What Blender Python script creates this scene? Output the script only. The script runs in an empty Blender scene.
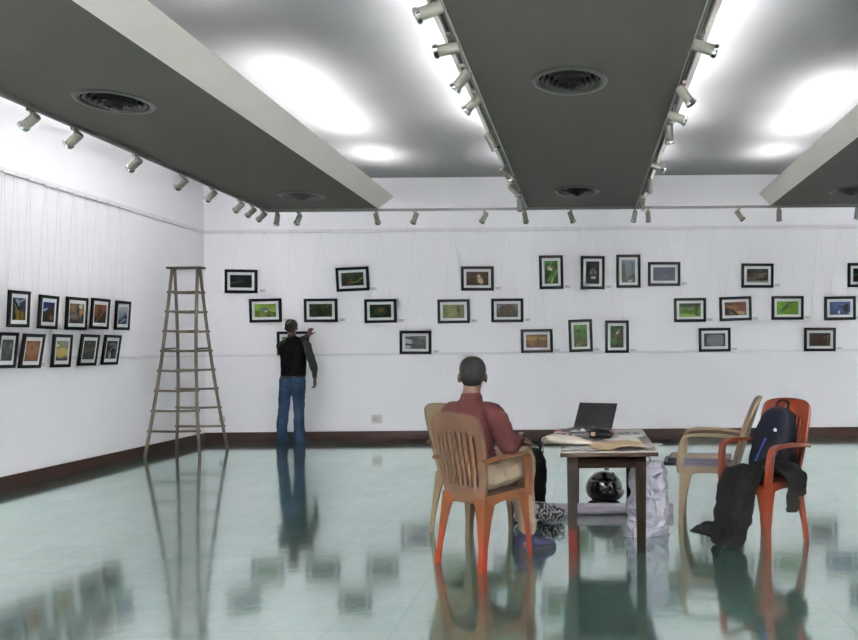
import bpy, bmesh, math, random
import numpy as np
from mathutils import Vector, Matrix, noise as mnoise
random.seed(7)
C = bpy.context.scene.collection
PI = math.pi
# ------------------------------------------------------------------ frame of the photograph
F = 720.0; H = 1.30; PX, PY = 586.0, 350.0; ROLL = 0.0088
YW = 10.636          # long end wall
XL = -5.63           # left wall
XR = 5.6
YB = -4.2            # wall behind the viewer
ZC = 3.87            # upper ceiling
ZS = 3.20            # beam soffit
YE = 9.55            # beam ends
def unroll(x, y):
    u, w = x-PX, y-PY
    return u-ROLL*w, w+ROLL*u
def at(x, y, Y):
    u, w = unroll(x, y)
    return Vector((u*Y/F, Y, H-w*Y/F))
def on_floor(x, y):
    u, w = unroll(x, y)
    Y = H*F/w
    return Vector((u*Y/F, Y, 0))

# ------------------------------------------------------------------ materials
MATS = {}
def lin(c):
    if isinstance(c, str):
        c = c.lstrip('#'); c = [int(c[i:i+2], 16)/255 for i in (0, 2, 4)]
    return tuple(((v/12.92) if v <= .04045 else ((v+.055)/1.055)**2.4) for v in c)
def mat(name, col, rough=.5, metal=0., var=.12, scale=14., bump=0., bscale=60., coat=0., spec=.5, sheen=0., trans=0.):
    if name in MATS: return MATS[name]
    m = bpy.data.materials.new(name); m.use_nodes = True
    nt = m.node_tree; b = nt.nodes['Principled BSDF']
    c = lin(col)
    tc = nt.nodes.new('ShaderNodeTexCoord')
    n = nt.nodes.new('ShaderNodeTexNoise'); n.inputs['Scale'].default_value = scale; n.inputs['Detail'].default_value = 4
    nt.links.new(tc.outputs['Object'], n.inputs['Vector'])
    r = nt.nodes.new('ShaderNodeValToRGB')
    r.color_ramp.elements[0].position = .3; r.color_ramp.elements[1].position = .7
    r.color_ramp.elements[0].color = (*[v*(1-var) for v in c], 1)
    r.color_ramp.elements[1].color = (*[min(1, v*(1+var)) for v in c], 1)
    nt.links.new(n.outputs['Fac'], r.inputs['Fac'])
    nt.links.new(r.outputs['Color'], b.inputs['Base Color'])
    b.inputs['Roughness'].default_value = rough
    b.inputs['Metallic'].default_value = metal
    b.inputs['Coat Weight'].default_value = coat
    b.inputs['Coat Roughness'].default_value = .12
    b.inputs['Specular IOR Level'].default_value = spec
    b.inputs['Sheen Weight'].default_value = sheen
    b.inputs['Transmission Weight'].default_value = trans
    if bump:
        n2 = nt.nodes.new('ShaderNodeTexNoise'); n2.inputs['Scale'].default_value = bscale; n2.inputs['Detail'].default_value = 5
        nt.links.new(tc.outputs['Object'], n2.inputs['Vector'])
        bp = nt.nodes.new('ShaderNodeBump'); bp.inputs['Strength'].default_value = bump; bp.inputs['Distance'].default_value = .01
        nt.links.new(n2.outputs['Fac'], bp.inputs['Height']); nt.links.new(bp.outputs['Normal'], b.inputs['Normal'])
    MATS[name] = m; return m
def print_mat():
    if 'print' in MATS: return MATS['print']
    m = bpy.data.materials.new('photo_print'); m.use_nodes = True
    nt = m.node_tree; b = nt.nodes['Principled BSDF']
    a = nt.nodes.new('ShaderNodeAttribute'); a.attribute_name = 'Col'
    nt.links.new(a.outputs['Color'], b.inputs['Base Color'])
    b.inputs['Roughness'].default_value = .5; b.inputs['Specular IOR Level'].default_value = .15
    MATS['print'] = m; return m
def two_tone(name, low, high, z0, z1, rough=.35):
    m = bpy.data.materials.new(name); m.use_nodes = True
    nt = m.node_tree; b = nt.nodes['Principled BSDF']
    tc = nt.nodes.new('ShaderNodeTexCoord'); s = nt.nodes.new('ShaderNodeSeparateXYZ')
    nt.links.new(tc.outputs['Object'], s.inputs[0])
    mr = nt.nodes.new('ShaderNodeMapRange'); mr.inputs['From Min'].default_value = z0; mr.inputs['From Max'].default_value = z1
    nt.links.new(s.outputs['Z'], mr.inputs['Value'])
    r = nt.nodes.new('ShaderNodeValToRGB')
    r.color_ramp.elements[0].color = (*lin(low), 1); r.color_ramp.elements[1].color = (*lin(high), 1)
    nt.links.new(mr.outputs['Result'], r.inputs['Fac']); nt.links.new(r.outputs['Color'], b.inputs['Base Color'])
    b.inputs['Roughness'].default_value = rough; b.inputs['Specular IOR Level'].default_value = .1
    return m

# ------------------------------------------------------------------ mesh helpers
class MB:
    def __init__(s): s.v = []; s.f = []; s.m = []
    def add(s, vs, fs, mi=0):
        o = len(s.v); s.v += [Vector(p) for p in vs]; s.f += [tuple(i+o for i in f) for f in fs]; s.m += [mi]*len(fs)
        return s
    def box(s, c, d, R=None, mi=0):
        c = Vector(c); hx, hy, hz = d[0]/2, d[1]/2, d[2]/2
        vs = [Vector((x, y, z)) for z in (-hz, hz) for x, y in ((-hx, -hy), (hx, -hy), (hx, hy), (-hx, hy))]
        if R is not None: vs = [R @ p for p in vs]
        return s.add([p+c for p in vs], [(3, 2, 1, 0), (4, 5, 6, 7), (0, 1, 5, 4), (1, 2, 6, 5), (2, 3, 7, 6), (3, 0, 4, 7)], mi)
    def loft(s, rings, caps=True, closed=False, mi=0):
        n = len(rings[0]); vs = [p for r in rings for p in r]; fs = []
        for i in range(len(rings)-1 + (1 if closed else 0)):
            a = i*n; b = ((i+1) % len(rings))*n
            for k in range(n):
                k2 = (k+1) % n
                fs.append((a+k, a+k2, b+k2, b+k))
        if caps and not closed:
            fs.append(tuple(reversed(range(n)))); fs.append(tuple(range((len(rings)-1)*n, len(rings)*n)))
        return s.add(vs, fs, mi)
    def tube(s, pts, rad, seg=12, side=None, caps=True, mi=0, roundcap=False):
        pts = [Vector(p) for p in pts]; n = len(pts)
        rad = [rad]*n if not isinstance(rad, (list,)) else rad
        rad = [(r, r) if not isinstance(r, tuple) else r for r in rad]
        rings = []; prev = None
        for i, p in enumerate(pts):
            t = (pts[min(i+1, n-1)]-pts[max(i-1, 0)])
            t = t.normalized() if t.length > 1e-9 else Vector((0, 0, 1))
            if side is not None: a = Vector(side)
            else: a = prev if prev is not None else (Vector((1, 0, 0)) if abs(t.x) < .9 else Vector((0, 1, 0)))
            a = a - t*a.dot(t)
            if a.length < 1e-6: a = t.orthogonal()
            a.normalize(); prev = a; b = t.cross(a)
            ra, rb = rad[i]
            if roundcap and i == 0:
                for q in (.98, .8, .45):
                    d = math.sqrt(1-q*q) if q < .98 else .98
                    m_ = min(ra, rb)
                    kk = {.98: .25, .8: .7, .45: .93}[q]
                    rings.append([p - t*m_*q + (a*math.cos(x)*ra+b*math.sin(x)*rb)*kk for x in [2*PI*k/seg for k in range(seg)]])
            rings.append([p + a*math.cos(x)*ra + b*math.sin(x)*rb for x in [2*PI*k/seg for k in range(seg)]])
            if roundcap and i == n-1:
                m_ = min(ra, rb)
                for q, kk in ((.45, .93), (.8, .7), (.98, .25)):
                    rings.append([p + t*m_*q + (a*math.cos(x)*ra+b*math.sin(x)*rb)*kk for x in [2*PI*k/seg for k in range(seg)]])
        return s.loft(rings, caps, mi=mi)
    def lathe(s, prof, M=None, seg=24, mi=0, caps=True):
        rings = []
        for r, z in prof:
            rings.append([Vector((r*math.cos(2*PI*k/seg), r*math.sin(2*PI*k/seg), z)) for k in range(seg)])
        if M is not None: rings = [[M @ p for p in r] for r in rings]
        return s.loft(rings, caps, mi=mi)
    def ell(s, c, r, R=None, seg=18, rows=10, mi=0):
        prof = [(max(1e-4, math.sin(PI*i/rows)), -math.cos(PI*i/rows)) for i in range(rows+1)]
        c = Vector(c)
        def M(p):
            q = Vector((p.x*r[0], p.y*r[1], p.z*r[2]))
            return (R @ q if R is not None else q)+c
        rings = [[M(Vector((a*math.cos(2*PI*k/seg), a*math.sin(2*PI*k/seg), z))) for k in range(seg)] for a, z in prof]
        return s.loft(rings, True, mi=mi)
    def grid(s, fn, nu, nv, skip=None, mi=0):
        vs = [fn(i/nu, j/nv) for j in range(nv+1) for i in range(nu+1)]
        fs = []
        for j in range(nv):
            for i in range(nu):
                if skip and skip(i, j): continue
                a = j*(nu+1)+i
                fs.append((a, a+1, a+nu+2, a+nu+1))
        return s.add(vs, fs, mi)
    def build(s, name, mats, parent=None, smooth=False, bevel=0., solid=0., recalc=True, sub=0, angle=None, weld=False):
        me = bpy.data.meshes.new(name); me.from_pydata([tuple(p) for p in s.v], [], s.f)
        for m in (mats if isinstance(mats, (list, tuple)) else [mats]): me.materials.append(m)
        for p, i in zip(me.polygons, s.m): p.material_index = i
        if recalc:
            bm = bmesh.new(); bm.from_mesh(me)
            if weld: bmesh.ops.remove_doubles(bm, verts=bm.verts, dist=1e-4)
            bmesh.ops.recalc_face_normals(bm, faces=bm.faces); bm.to_mesh(me); bm.free()
        if smooth:
            for p in me.polygons: p.use_smooth = True
            if angle: me.set_sharp_from_angle(angle=angle)
        me.update()
        o = bpy.data.objects.new(name, me); C.objects.link(o)
        if parent is not None: o.parent = parent
        if solid:
            k = o.modifiers.new('s', 'SOLIDIFY'); k.thickness = solid; k.offset = 0
        if bevel:
            k = o.modifiers.new('b', 'BEVEL'); k.width = bevel; k.segments = 2; k.limit_method = 'ANGLE'; k.angle_limit = math.radians(35)
        if sub:
            k = o.modifiers.new('d', 'SUBSURF'); k.levels = sub; k.render_levels = sub
        return o
def remesh(mb, voxel, smooth=4, disp=None, up=None):
    """union of the closed pieces of mb as one smooth surface (MB)"""
    me = bpy.data.meshes.new('tmp'); me.from_pydata([tuple(p) for p in mb.v], [], mb.f)
    bm = bmesh.new(); bm.from_mesh(me); bmesh.ops.recalc_face_normals(bm, faces=bm.faces); bm.to_mesh(me); bm.free()
    o = bpy.data.objects.new('tmp', me); C.objects.link(o)
    k = o.modifiers.new('r', 'REMESH'); k.mode = 'VOXEL'; k.voxel_size = voxel; k.adaptivity = 0
    k = o.modifiers.new('m', 'SMOOTH'); k.iterations = smooth; k.factor = .5
    dg = bpy.context.evaluated_depsgraph_get(); dg.update()
    e = o.evaluated_get(dg); m2 = bpy.data.meshes.new_from_object(e)
    out = MB()
    vs = [v.co.copy() for v in m2.vertices]; ns = [v.normal.copy() for v in m2.vertices]
    if disp: vs = [p + n*disp(p, n) for p, n in zip(vs, ns)]
    out.add(vs, [tuple(p.vertices) for p in m2.polygons])
    bpy.data.objects.remove(o); bpy.data.meshes.remove(me); bpy.data.meshes.remove(m2)
    return out
def spline(pts, n=5):
    """catmull-rom through tuples of floats"""
    P = [np.array(p, float) for p in pts]; P = [2*P[0]-P[1]]+P+[2*P[-1]-P[-2]]
    out = []
    for i in range(1, len(P)-2):
        for k in range(n):
            t = k/n
            out.append(.5*(2*P[i]+(P[i+1]-P[i-1])*t+(2*P[i-1]-5*P[i]+4*P[i+1]-P[i+2])*t*t+(3*P[i]-P[i-1]-3*P[i+1]+P[i+2])*t**3))
    out.append(P[-2]); return out
def limb(mb, pts, side=(1, 0, 0), n=5, seg=14):
    """pts: (x, y, z, ra[, rb])"""
    pts = [tuple(p)+((p[3],) if len(p) == 4 else ()) for p in pts]
    q = spline(pts, n)
    return mb.tube([p[:3] for p in q], [(max(.003, p[3]), max(.003, p[4])) for p in q], seg, side, True, 0, True)
def tag(o, label=None, cat=None, group=None, kind=None):
    if label: o['label'] = label
    if cat: o['category'] = cat
    if group: o['group'] = group
    if kind: o['kind'] = kind
    return o
def thing(name, label, cat, loc=(0, 0, 0), rot=(0, 0, 0), group=None):
    o = bpy.data.objects.new(name, None); C.objects.link(o)
    o.empty_display_size = .1; o.location = loc
    o.rotation_euler = rot if isinstance(rot, tuple) else (0, 0, rot)
    return tag(o, label, cat, group)
def struct(o): o['kind'] = 'structure'; return o

# ------------------------------------------------------------------ room materials
def wall_mat():
    m = bpy.data.materials.new('white_wall_cloth'); m.use_nodes = True
    nt = m.node_tree; b = nt.nodes['Principled BSDF']; L = nt.links.new
    tc = nt.nodes.new('ShaderNodeTexCoord')
    n = nt.nodes.new('ShaderNodeTexNoise'); n.inputs['Scale'].default_value = 1.3; n.inputs['Detail'].default_value = 5
    L(tc.outputs['Object'], n.inputs['Vector'])
    r = nt.nodes.new('ShaderNodeValToRGB')
    r.color_ramp.elements[0].color = (.78, .77, .80, 1); r.color_ramp.elements[1].color = (.84, .83, .86, 1)
    L(n.outputs['Fac'], r.inputs['Fac'])
    # seams of the wall cloth every 1.2 m
    s = nt.nodes.new('ShaderNodeSeparateXYZ'); L(tc.outputs['Object'], s.inputs[0])
    ad = nt.nodes.new('ShaderNodeMath'); ad.operation = 'ADD'; L(s.outputs['X'], ad.inputs[0]); L(s.outputs['Y'], ad.inputs[1])
    dv = nt.nodes.new('ShaderNodeMath'); dv.operation = 'DIVIDE'; dv.inputs[1].default_value = 1.22; L(ad.outputs[0], dv.inputs[0])
    fr = nt.nodes.new('ShaderNodeMath'); fr.operation = 'FRACT'; L(dv.outputs[0], fr.inputs[0])
    lt = nt.nodes.new('ShaderNodeMath'); lt.operation = 'LESS_THAN'; lt.inputs[1].default_value = .007; L(fr.outputs[0], lt.inputs[0])
    mu = nt.nodes.new('ShaderNodeMath'); mu.operation = 'MULTIPLY'; mu.inputs[1].default_value = .35; L(lt.outputs[0], mu.inputs[0])
    mx = nt.nodes.new('ShaderNodeMixRGB'); mx.inputs[2].default_value = (.9, .89, .91, 1)
    L(mu.outputs[0], mx.inputs[0]); L(r.outputs['Color'], mx.inputs[1]); L(mx.outputs[0], b.inputs['Base Color'])
    n2 = nt.nodes.new('ShaderNodeTexNoise'); n2.inputs['Scale'].default_value = 90
    L(tc.outputs['Object'], n2.inputs['Vector'])
    bp = nt.nodes.new('ShaderNodeBump'); bp.inputs['Strength'].default_value = .12; bp.inputs['Distance'].default_value = .01
    L(n2.outputs['Fac'], bp.inputs['Height']); L(bp.outputs['Normal'], b.inputs['Normal'])
    b.inputs['Roughness'].default_value = .75; b.inputs['Specular IOR Level'].default_value = .25
    return m
def floor_mat():
    m = bpy.data.materials.new('green_vinyl_tiles'); m.use_nodes = True
    nt = m.node_tree; b = nt.nodes['Principled BSDF']; L = nt.links.new; N = nt.nodes.new
    tc = N('ShaderNodeTexCoord')
    sc = N('ShaderNodeVectorMath'); sc.operation = 'MULTIPLY'; sc.inputs[1].default_value = (1/.305,)*3; L(tc.outputs['Object'], sc.inputs[0])
    fl = N('ShaderNodeVectorMath'); fl.operation = 'FLOOR'; L(sc.outputs[0], fl.inputs[0])
    fr = N('ShaderNodeVectorMath'); fr.operation = 'FRACTION'; L(sc.outputs[0], fr.inputs[0])
    wn = N('ShaderNodeTexWhiteNoise'); L(fl.outputs[0], wn.inputs['Vector'])
    # marbling, run shifted in each tile
    off = N('ShaderNodeVectorMath'); off.operation = 'MULTIPLY_ADD'; off.inputs[1].default_value = (9, 9, 9)
    L(wn.outputs['Color'], off.inputs[0]); L(tc.outputs['Object'], off.inputs[2])
    mp = N('ShaderNodeMapping'); mp.inputs['Scale'].default_value = (6, 7, 5); L(off.outputs[0], mp.inputs['Vector'])
    n1 = N('ShaderNodeTexNoise'); n1.inputs['Scale'].default_value = 1.6; n1.inputs['Detail'].default_value = 8; n1.inputs['Roughness'].default_value = .65; n1.inputs['Distortion'].default_value = 1.2
    L(mp.outputs[0], n1.inputs['Vector'])
    mix0 = N('ShaderNodeMath'); mix0.operation = 'MULTIPLY_ADD'; mix0.inputs[1].default_value = .16; L(wn.outputs['Value'], mix0.inputs[0])
    ml = N('ShaderNodeMath'); ml.operation = 'MULTIPLY'; ml.inputs[1].default_value = .92; L(n1.outputs['Fac'], ml.inputs[0]); L(ml.outputs[0], mix0.inputs[2])
    r = N('ShaderNodeValToRGB'); e = r.color_ramp.elements
    e[0].position = .2; e[0].color = (.08, .17, .14, 1); e[1].position = .8; e[1].color = (.20, .36, .30, 1)
    x = e.new(.5); x.color = (.14, .28, .23, 1)
    L(mix0.outputs[0], r.inputs['Fac'])
    # joints
    s = N('ShaderNodeSeparateXYZ'); L(fr.outputs[0], s.inputs[0])
    jx = N('ShaderNodeMath'); jx.operation = 'LESS_THAN'; jx.inputs[1].default_value = .012; L(s.outputs['X'], jx.inputs[0])
    jy = N('ShaderNodeMath'); jy.operation = 'LESS_THAN'; jy.inputs[1].default_value = .012; L(s.outputs['Y'], jy.inputs[0])
    jm = N('ShaderNodeMath'); jm.operation = 'MAXIMUM'; L(jx.outputs[0], jm.inputs[0]); L(jy.outputs[0], jm.inputs[1])
    j5 = N('ShaderNodeMath'); j5.operation = 'MULTIPLY'; j5.inputs[1].default_value = .45; L(jm.outputs[0], j5.inputs[0])
    mj = N('ShaderNodeMixRGB'); mj.inputs[2].default_value = (.04, .065, .06, 1); L(j5.outputs[0], mj.inputs[0]); L(r.outputs['Color'], mj.inputs[1])
    # pale scuffs
    mp2 = N('ShaderNodeMapping'); mp2.inputs['Scale'].default_value = (9, 3.5, 1); mp2.inputs['Rotation'].default_value = (0, 0, .9); L(tc.outputs['Object'], mp2.inputs['Vector'])
    n3 = N('ShaderNodeTexNoise'); n3.inputs['Scale'].default_value = 6; n3.inputs['Detail'].default_value = 3; n3.inputs['Roughness'].default_value = .6; L(mp2.outputs[0], n3.inputs['Vector'])
    r3 = N('ShaderNodeValToRGB'); r3.color_ramp.elements[0].position = .645; r3.color_ramp.elements[1].position = .68; L(n3.outputs['Fac'], r3.inputs['Fac'])
    ms = N('ShaderNodeMixRGB'); ms.inputs[2].default_value = (.62, .66, .6, 1); L(r3.outputs['Color'], ms.inputs[0]); L(mj.outputs[0], ms.inputs[1])
    L(ms.outputs[0], b.inputs['Base Color'])
    n4 = N('ShaderNodeTexNoise'); n4.inputs['Scale'].default_value = 2.2; n4.inputs['Detail'].default_value = 5; L(tc.outputs['Object'], n4.inputs['Vector'])
    mr = N('ShaderNodeMapRange'); mr.inputs['To Min'].default_value = .16; mr.inputs['To Max'].default_value = .24; L(n4.outputs['Fac'], mr.inputs['Value']); L(mr.outputs['Result'], b.inputs['Roughness'])
    n5 = N('ShaderNodeTexNoise'); n5.inputs['Scale'].default_value = 6; n5.inputs['Detail'].default_value = 3; L(tc.outputs['Object'], n5.inputs['Vector'])
    bp = N('ShaderNodeBump'); bp.inputs['Strength'].default_value = .03; bp.inputs['Distance'].default_value = .02
    L(n5.outputs['Fac'], bp.inputs['Height']); L(bp.outputs['Normal'], b.inputs['Normal'])
    b.inputs['Specular IOR Level'].default_value = .2
    # wax polish: a mirror-like coat, stronger at grazing angles
    g = N('ShaderNodeBsdfGlossy'); g.inputs['Color'].default_value = (.90, .97, .935, 1)
    mr2 = N('ShaderNodeMapRange'); mr2.inputs['To Min'].default_value = .05; mr2.inputs['To Max'].default_value = .14; L(n4.outputs['Fac'], mr2.inputs['Value']); L(mr2.outputs['Result'], g.inputs['Roughness'])
    L(bp.outputs['Normal'], g.inputs['Normal'])
    # the polish is worn along the marbling, the joints and the scuffs
    gr = N('ShaderNodeValToRGB'); ge = gr.color_ramp.elements
    ge[0].position = .25; ge[0].color = (.68, .87, .80, 1); ge[1].position = .62; ge[1].color = (.92, 1., .96, 1); L(mix0.outputs[0], gr.inputs['Fac'])
    gj = N('ShaderNodeMixRGB'); gj.inputs[2].default_value = (.45, .5, .48, 1); L(j5.outputs[0], gj.inputs[0]); L(gr.outputs['Color'], gj.inputs[1])
    gs = N('ShaderNodeMixRGB'); gs.inputs[2].default_value = (1, 1, 1, 1); L(r3.outputs['Color'], gs.inputs[0]); L(gj.outputs[0], gs.inputs[1])
    L(gs.outputs[0], g.inputs['Color'])
    lw = N('ShaderNodeLayerWeight'); pw = N('ShaderNodeMath'); pw.operation = 'POWER'; pw.inputs[1].default_value = 4.; L(lw.outputs['Facing'], pw.inputs[0])
    fa = N('ShaderNodeMath'); fa.operation = 'MULTIPLY_ADD'; fa.inputs[1].default_value = .26; fa.inputs[2].default_value = .72; L(pw.outputs[0], fa.inputs[0])
    ms2 = N('ShaderNodeMixShader'); L(fa.outputs[0], ms2.inputs[0]); L(b.outputs[0], ms2.inputs[1]); L(g.outputs[0], ms2.inputs[2])
    L(ms2.outputs[0], nt.nodes['Material Output'].inputs['Surface'])
    return m
M_wall = wall_mat(); M_floor = floor_mat()
M_ceil = mat('ceiling_paint', (0.484, 0.484, 0.493), .8, var=.04, scale=2, spec=.2)
M_soffit = mat('soffit_dark_grey', (0.292, 0.28, 0.262), .75, var=.05, scale=3, spec=.2)  # beam undersides in one even grey, darker than the lips
M_lip = mat('beam_lip_white_paint', (.82, .79, .77), .6, var=.03, scale=3)
M_base = mat('baseboard_dark_brown', (.165, .088, .072), .55, spec=.25, var=.35, scale=1.5)
M_rail = mat('rail_grey_white', (.84, .83, .85), .5, var=.05)

# ------------------------------------------------------------------ setting
struct(MB().box(((XL+XR)/2, (YB+YW)/2, -.05), (XR-XL+.4, YW-YB+.4, .1)).build('floor', M_floor))
struct(MB().box(((XL+XR)/2, (YB+YW)/2, ZC+.05), (XR-XL+.4, YW-YB+.4, .1)).build('ceiling', M_ceil))
struct(MB().box(((XL+XR)/2, YW+.1, ZC/2), (XR-XL+.4, .2, ZC)).build('wall_back', M_wall))
struct(MB().box((XL-.1, (YB+YW)/2, ZC/2), (.2, YW-YB, ZC)).build('wall_left', M_wall))
struct(MB().box((XR+.1, (YB+YW)/2, ZC/2), (.2, YW-YB, ZC)).build('wall_right', M_wall))
struct(MB().box(((XL+XR)/2, YB-.1, ZC/2), (XR-XL+.4, .2, ZC)).build('wall_front', M_wall))
struct(MB().box(((XL+XR)/2, YW-.009, .065), (XR-XL, .018, .13)).build('baseboard_back', M_base, bevel=.004))
struct(MB().box((XL+.009, (YB+YW)/2-.01, .065), (.018, YW-YB-.02, .13)).build('baseboard_left', M_base, bevel=.004))
ZR = 3.09
def rail_back(z, d, h, name):
    struct(MB().box(((XL+XR)/2, YW-d/2, z), (XR-XL, d, h)).build(name, M_rail, bevel=.004))
def rail_left(z, d, h, name):
    struct(MB().box((XL+d/2, (YB+YW)/2-d/2, z), (d, YW-YB-d, h)).build(name, M_rail, bevel=.004))
rail_back(ZR, .03, .05, 'trim_1'); rail_left(ZR, .03, .05, 'trim_2')
rail_back(1.265, .012, .035, 'trim_3'); rail_left(1.262, .012, .035, 'trim_4')

VENTS = {'left': [(-3.53, 5.42), (-3.43, 8.72)], 'middle': [(-.097, 5.08), (-.09, 8.6)], 'right': [(3.23, 8.7)]}
VR = .235
def beam(name, x0, x1, lip0, lip1, holes):
    """x0/x1 soffit edges; lip = how far the lip flares out at each side (0 = upright side)"""
    LZ = ZS+.155; TOP = ZS+.10
    bm = bmesh.new()
    def vloop(ps):
        vs = [bm.verts.new(p) for p in ps]
        return [bm.edges.new((vs[i], vs[(i+1) % len(vs)])) for i in range(len(vs))]
    es = vloop([(x0, YB, ZS), (x1, YB, ZS), (x1, YE, ZS), (x0, YE, ZS)])
    for hx, hy in holes:
        es += vloop([(hx+VR*math.cos(2*PI*k/40), hy+VR*math.sin(2*PI*k/40), ZS) for k in range(40)])
    bmesh.ops.triangle_fill(bm, use_beauty=True, use_dissolve=False, edges=es, normal=(0, 0, -1))
    me = bpy.data.meshes.new(name); bm.to_mesh(me); bm.free()
    mb = MB(); mb.add([v.co.copy() for v in me.vertices], [tuple(p.vertices) for p in me.polygons], 0)
    bpy.data.meshes.remove(me)
    # lips: sloped boards with their own thickness, and the top deck with openings over the vents hidden above
    for xe, out, sg in ((x0, lip0, -1), (x1, lip1, 1)):
        t = .02
        if out > 0:
            prof = [(xe, ZS), (xe+sg*out, LZ), (xe+sg*(out-t), LZ), (xe-sg*t, ZS+t)]
        else:
            prof = [(xe, ZS), (xe, LZ), (xe-sg*t, LZ), (xe-sg*t, ZS+t)]
        mb.loft([[Vector((px, y, pz)) for px, pz in prof] for y in (YB, YE)], mi=1)
    mb.add([(x0, YE, ZS), (x1, YE, ZS), (x1, YE, ZS+.13), (x0, YE, ZS+.13)], [(0, 1, 2, 3)], 1)
    mb.add([(x0, YB, ZS+.13), (x1, YB, ZS+.13), (x1, YE, ZS+.13), (x0, YE, ZS+.13)], [(0, 1, 2, 3)], 1)
    o = mb.build(name, [M_soffit, M_lip]); return struct(o)
BX = {'left': (-4.22, -2.74, 0, .21), 'middle': (-.76, .675, .16, .15), 'right': (2.47, 4.2, .16, 0)}
for k, (x0, x1, l0, l1) in BX.items():
    beam('ceiling_beam', x0, x1, l0, l1, VENTS[k])

# ------------------------------------------------------------------ lights of the coves (fluorescent tubes lying behind the lips) and added fill
TUBE_COL = (1.0, .985, .965)
def strip_light(x, y0, y1, power, z=ZS+.175, tilt=0, spread=180):
    L = bpy.data.lights.new('cove_tube_or_fill', 'AREA'); L.shape = 'RECTANGLE'
    L.size = .05; L.size_y = y1-y0; L.energy = power*(y1-y0); L.color = TUBE_COL; L.spread = math.radians(spread)
    o = bpy.data.objects.new('cove_tube_or_fill', L); C.objects.link(o)
    o.location = (x, (y0+y1)/2, z); o.rotation_euler = (PI, tilt, 0)
FAR = {-2.73: [(4.3, 5.1, .5), (6.3, 7.3, 1.), (7.45, 8.4, 1.), (9.15, 9.55, 1.5)],         # dimmer tubes over the far half
       -.865: [(4.6, 5.6, 1.6), (5.75, 6.8, 1.9), (6.95, 8.1, 1.9), (9.15, 9.55, 1.2)],
       .775: [(4.6, 5.7, 2.), (5.9, 6.9, 1.6), (7.3, 8.2, 1.6), (9.15, 9.55, 1.2)],
       2.47: [(6.75, 7.7, 1.), (7.8, 8.6, 1.), (9.15, 9.55, 1.2)]}
NEAR_FILL = [(.3, 1.5), (-1.0, .2), (-2.3, -1.1), (-3.8, -2.6)]        # unseen strong tubes added over and behind the viewer to brighten the hall
PF, PN = 5.2, 290.
for x, segs in FAR.items():
    for y0, y1, k in segs: strip_light(x, y0, y1, PF*k, ZS+.178, spread=150)
for y0, y1 in [(9.2, 9.6), (7.25, 8.45), (6.1, 7.2), (4.3, 5.15)]:
    strip_light(-4.42, y0, y1, 22., spread=150); strip_light(4.4, y0, y1, 22., spread=150)
for y0, y1 in NEAR_FILL:  # added fill, far stronger than the visible cove tubes
    for x in (-2.66, -.84, .75, 2.39): strip_light(x, y0, y1, PN, spread=125)
    strip_light(-4.42, y0, y1, PN*.6, spread=125); strip_light(4.4, y0, y1, PN*.6, spread=125)

# ------------------------------------------------------------------ vents
M_vent = mat('vent_grey_metal', (0.23, 0.225, 0.212), .45, var=.08); M_dark = mat('vent_dark_inside', (0.023, 0.023, 0.023), .9)
def vent(x, y, label):
    t = thing('ceiling_vent', label, 'vent', (x, y, ZS), 0, 'round ceiling vents')
    MB().lathe([(VR-.012, .02), (VR-.012, -.004), (VR-.004, -.012), (VR+.028, -.008), (VR+.034, -.0005)], caps=False, seg=40).build('outer_ring', M_vent, t, smooth=True, solid=.003)
    MB().lathe([(VR-.004, .0), (VR-.004, .115), (.001, .115)], caps=False, seg=40).build('duct', M_dark, t, smooth=True)
    for k, r in enumerate((.205, .170, .135, .100, .065)):
        z = -.004-.012*k
        MB().lathe([(r, z), (r-.016, z+.016), (r-.024, z+.05)], caps=False, seg=40).build('diffuser_ring', M_vent, t, smooth=True, solid=.003)
    MB().lathe([(.001, -.07), (.028, -.066), (.03, -.06), (.012, -.03), (.008, .07), (.001, .07)], seg=24).build('center_cone', M_vent, t, smooth=True)
    mb = MB()
    for a in (0, PI/2): mb.box((0, 0, .075), (.44, .012, .02), Matrix.Rotation(a+.4, 3, 'Z'))
    mb.build('support_bar', M_dark, t)
vent(*VENTS['left'][0], 'round grey ceiling vent near the front of the left beam')
vent(*VENTS['left'][1], 'round grey ceiling vent at the far end of the left beam')
vent(*VENTS['middle'][0], 'round grey ceiling vent near the front of the middle beam')
vent(*VENTS['middle'][1], 'round grey ceiling vent at the far end of the middle beam')
vent(*VENTS['right'][0], 'round grey ceiling vent in the right beam, cut by the frame edge')

# ------------------------------------------------------------------ tracks and spotlights
M_track = mat('track_grey', (0.426, 0.426, 0.419), .4, .3); M_cream = mat('spot_cream_enamel', (0.48, 0.473, 0.434), .4, var=.05)
M_chrome = mat('chrome', (.75, .75, .75), .15, 1., var=.03); M_lens = mat('dark_lens', (0.093, 0.093, 0.101), .08)
M_slot = mat('track_slot_dark', (0.078, 0.078, 0.078), .6)
def track(name, label, p0, p1):
    p0, p1 = Vector(p0), Vector(p1); d = p1-p0; L = d.length; c = (p0+p1)/2
    t = thing(name, label, 'lighting track', c, math.atan2(d.y, d.x), 'lighting tracks')
    MB().box((0, -.012, 0), (L, .010, .03)).box((0, .012, 0), (L, .010, .03)).box((0, 0, .011), (L, .03, .008)).build('rail', M_track, t)
    MB().box((0, 0, .004), (L, .013, .006)).build('slot', M_slot, t)
TZ = ZS-.0155
track('lighting_track', 'grey lighting track along the wall side of the left beam', (-4.20, YB+.1, TZ), (-4.20, YE-.03, TZ))
track('lighting_track', 'grey lighting track along the left edge of the middle beam', (-.795, YB+.1, TZ+.01), (-.795, YE-.03, TZ+.01))
track('lighting_track', 'grey lighting track along the right edge of the middle beam', (.705, YB+.1, TZ+.01), (.705, YE-.03, TZ+.01))
YT = YE+.0
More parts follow.
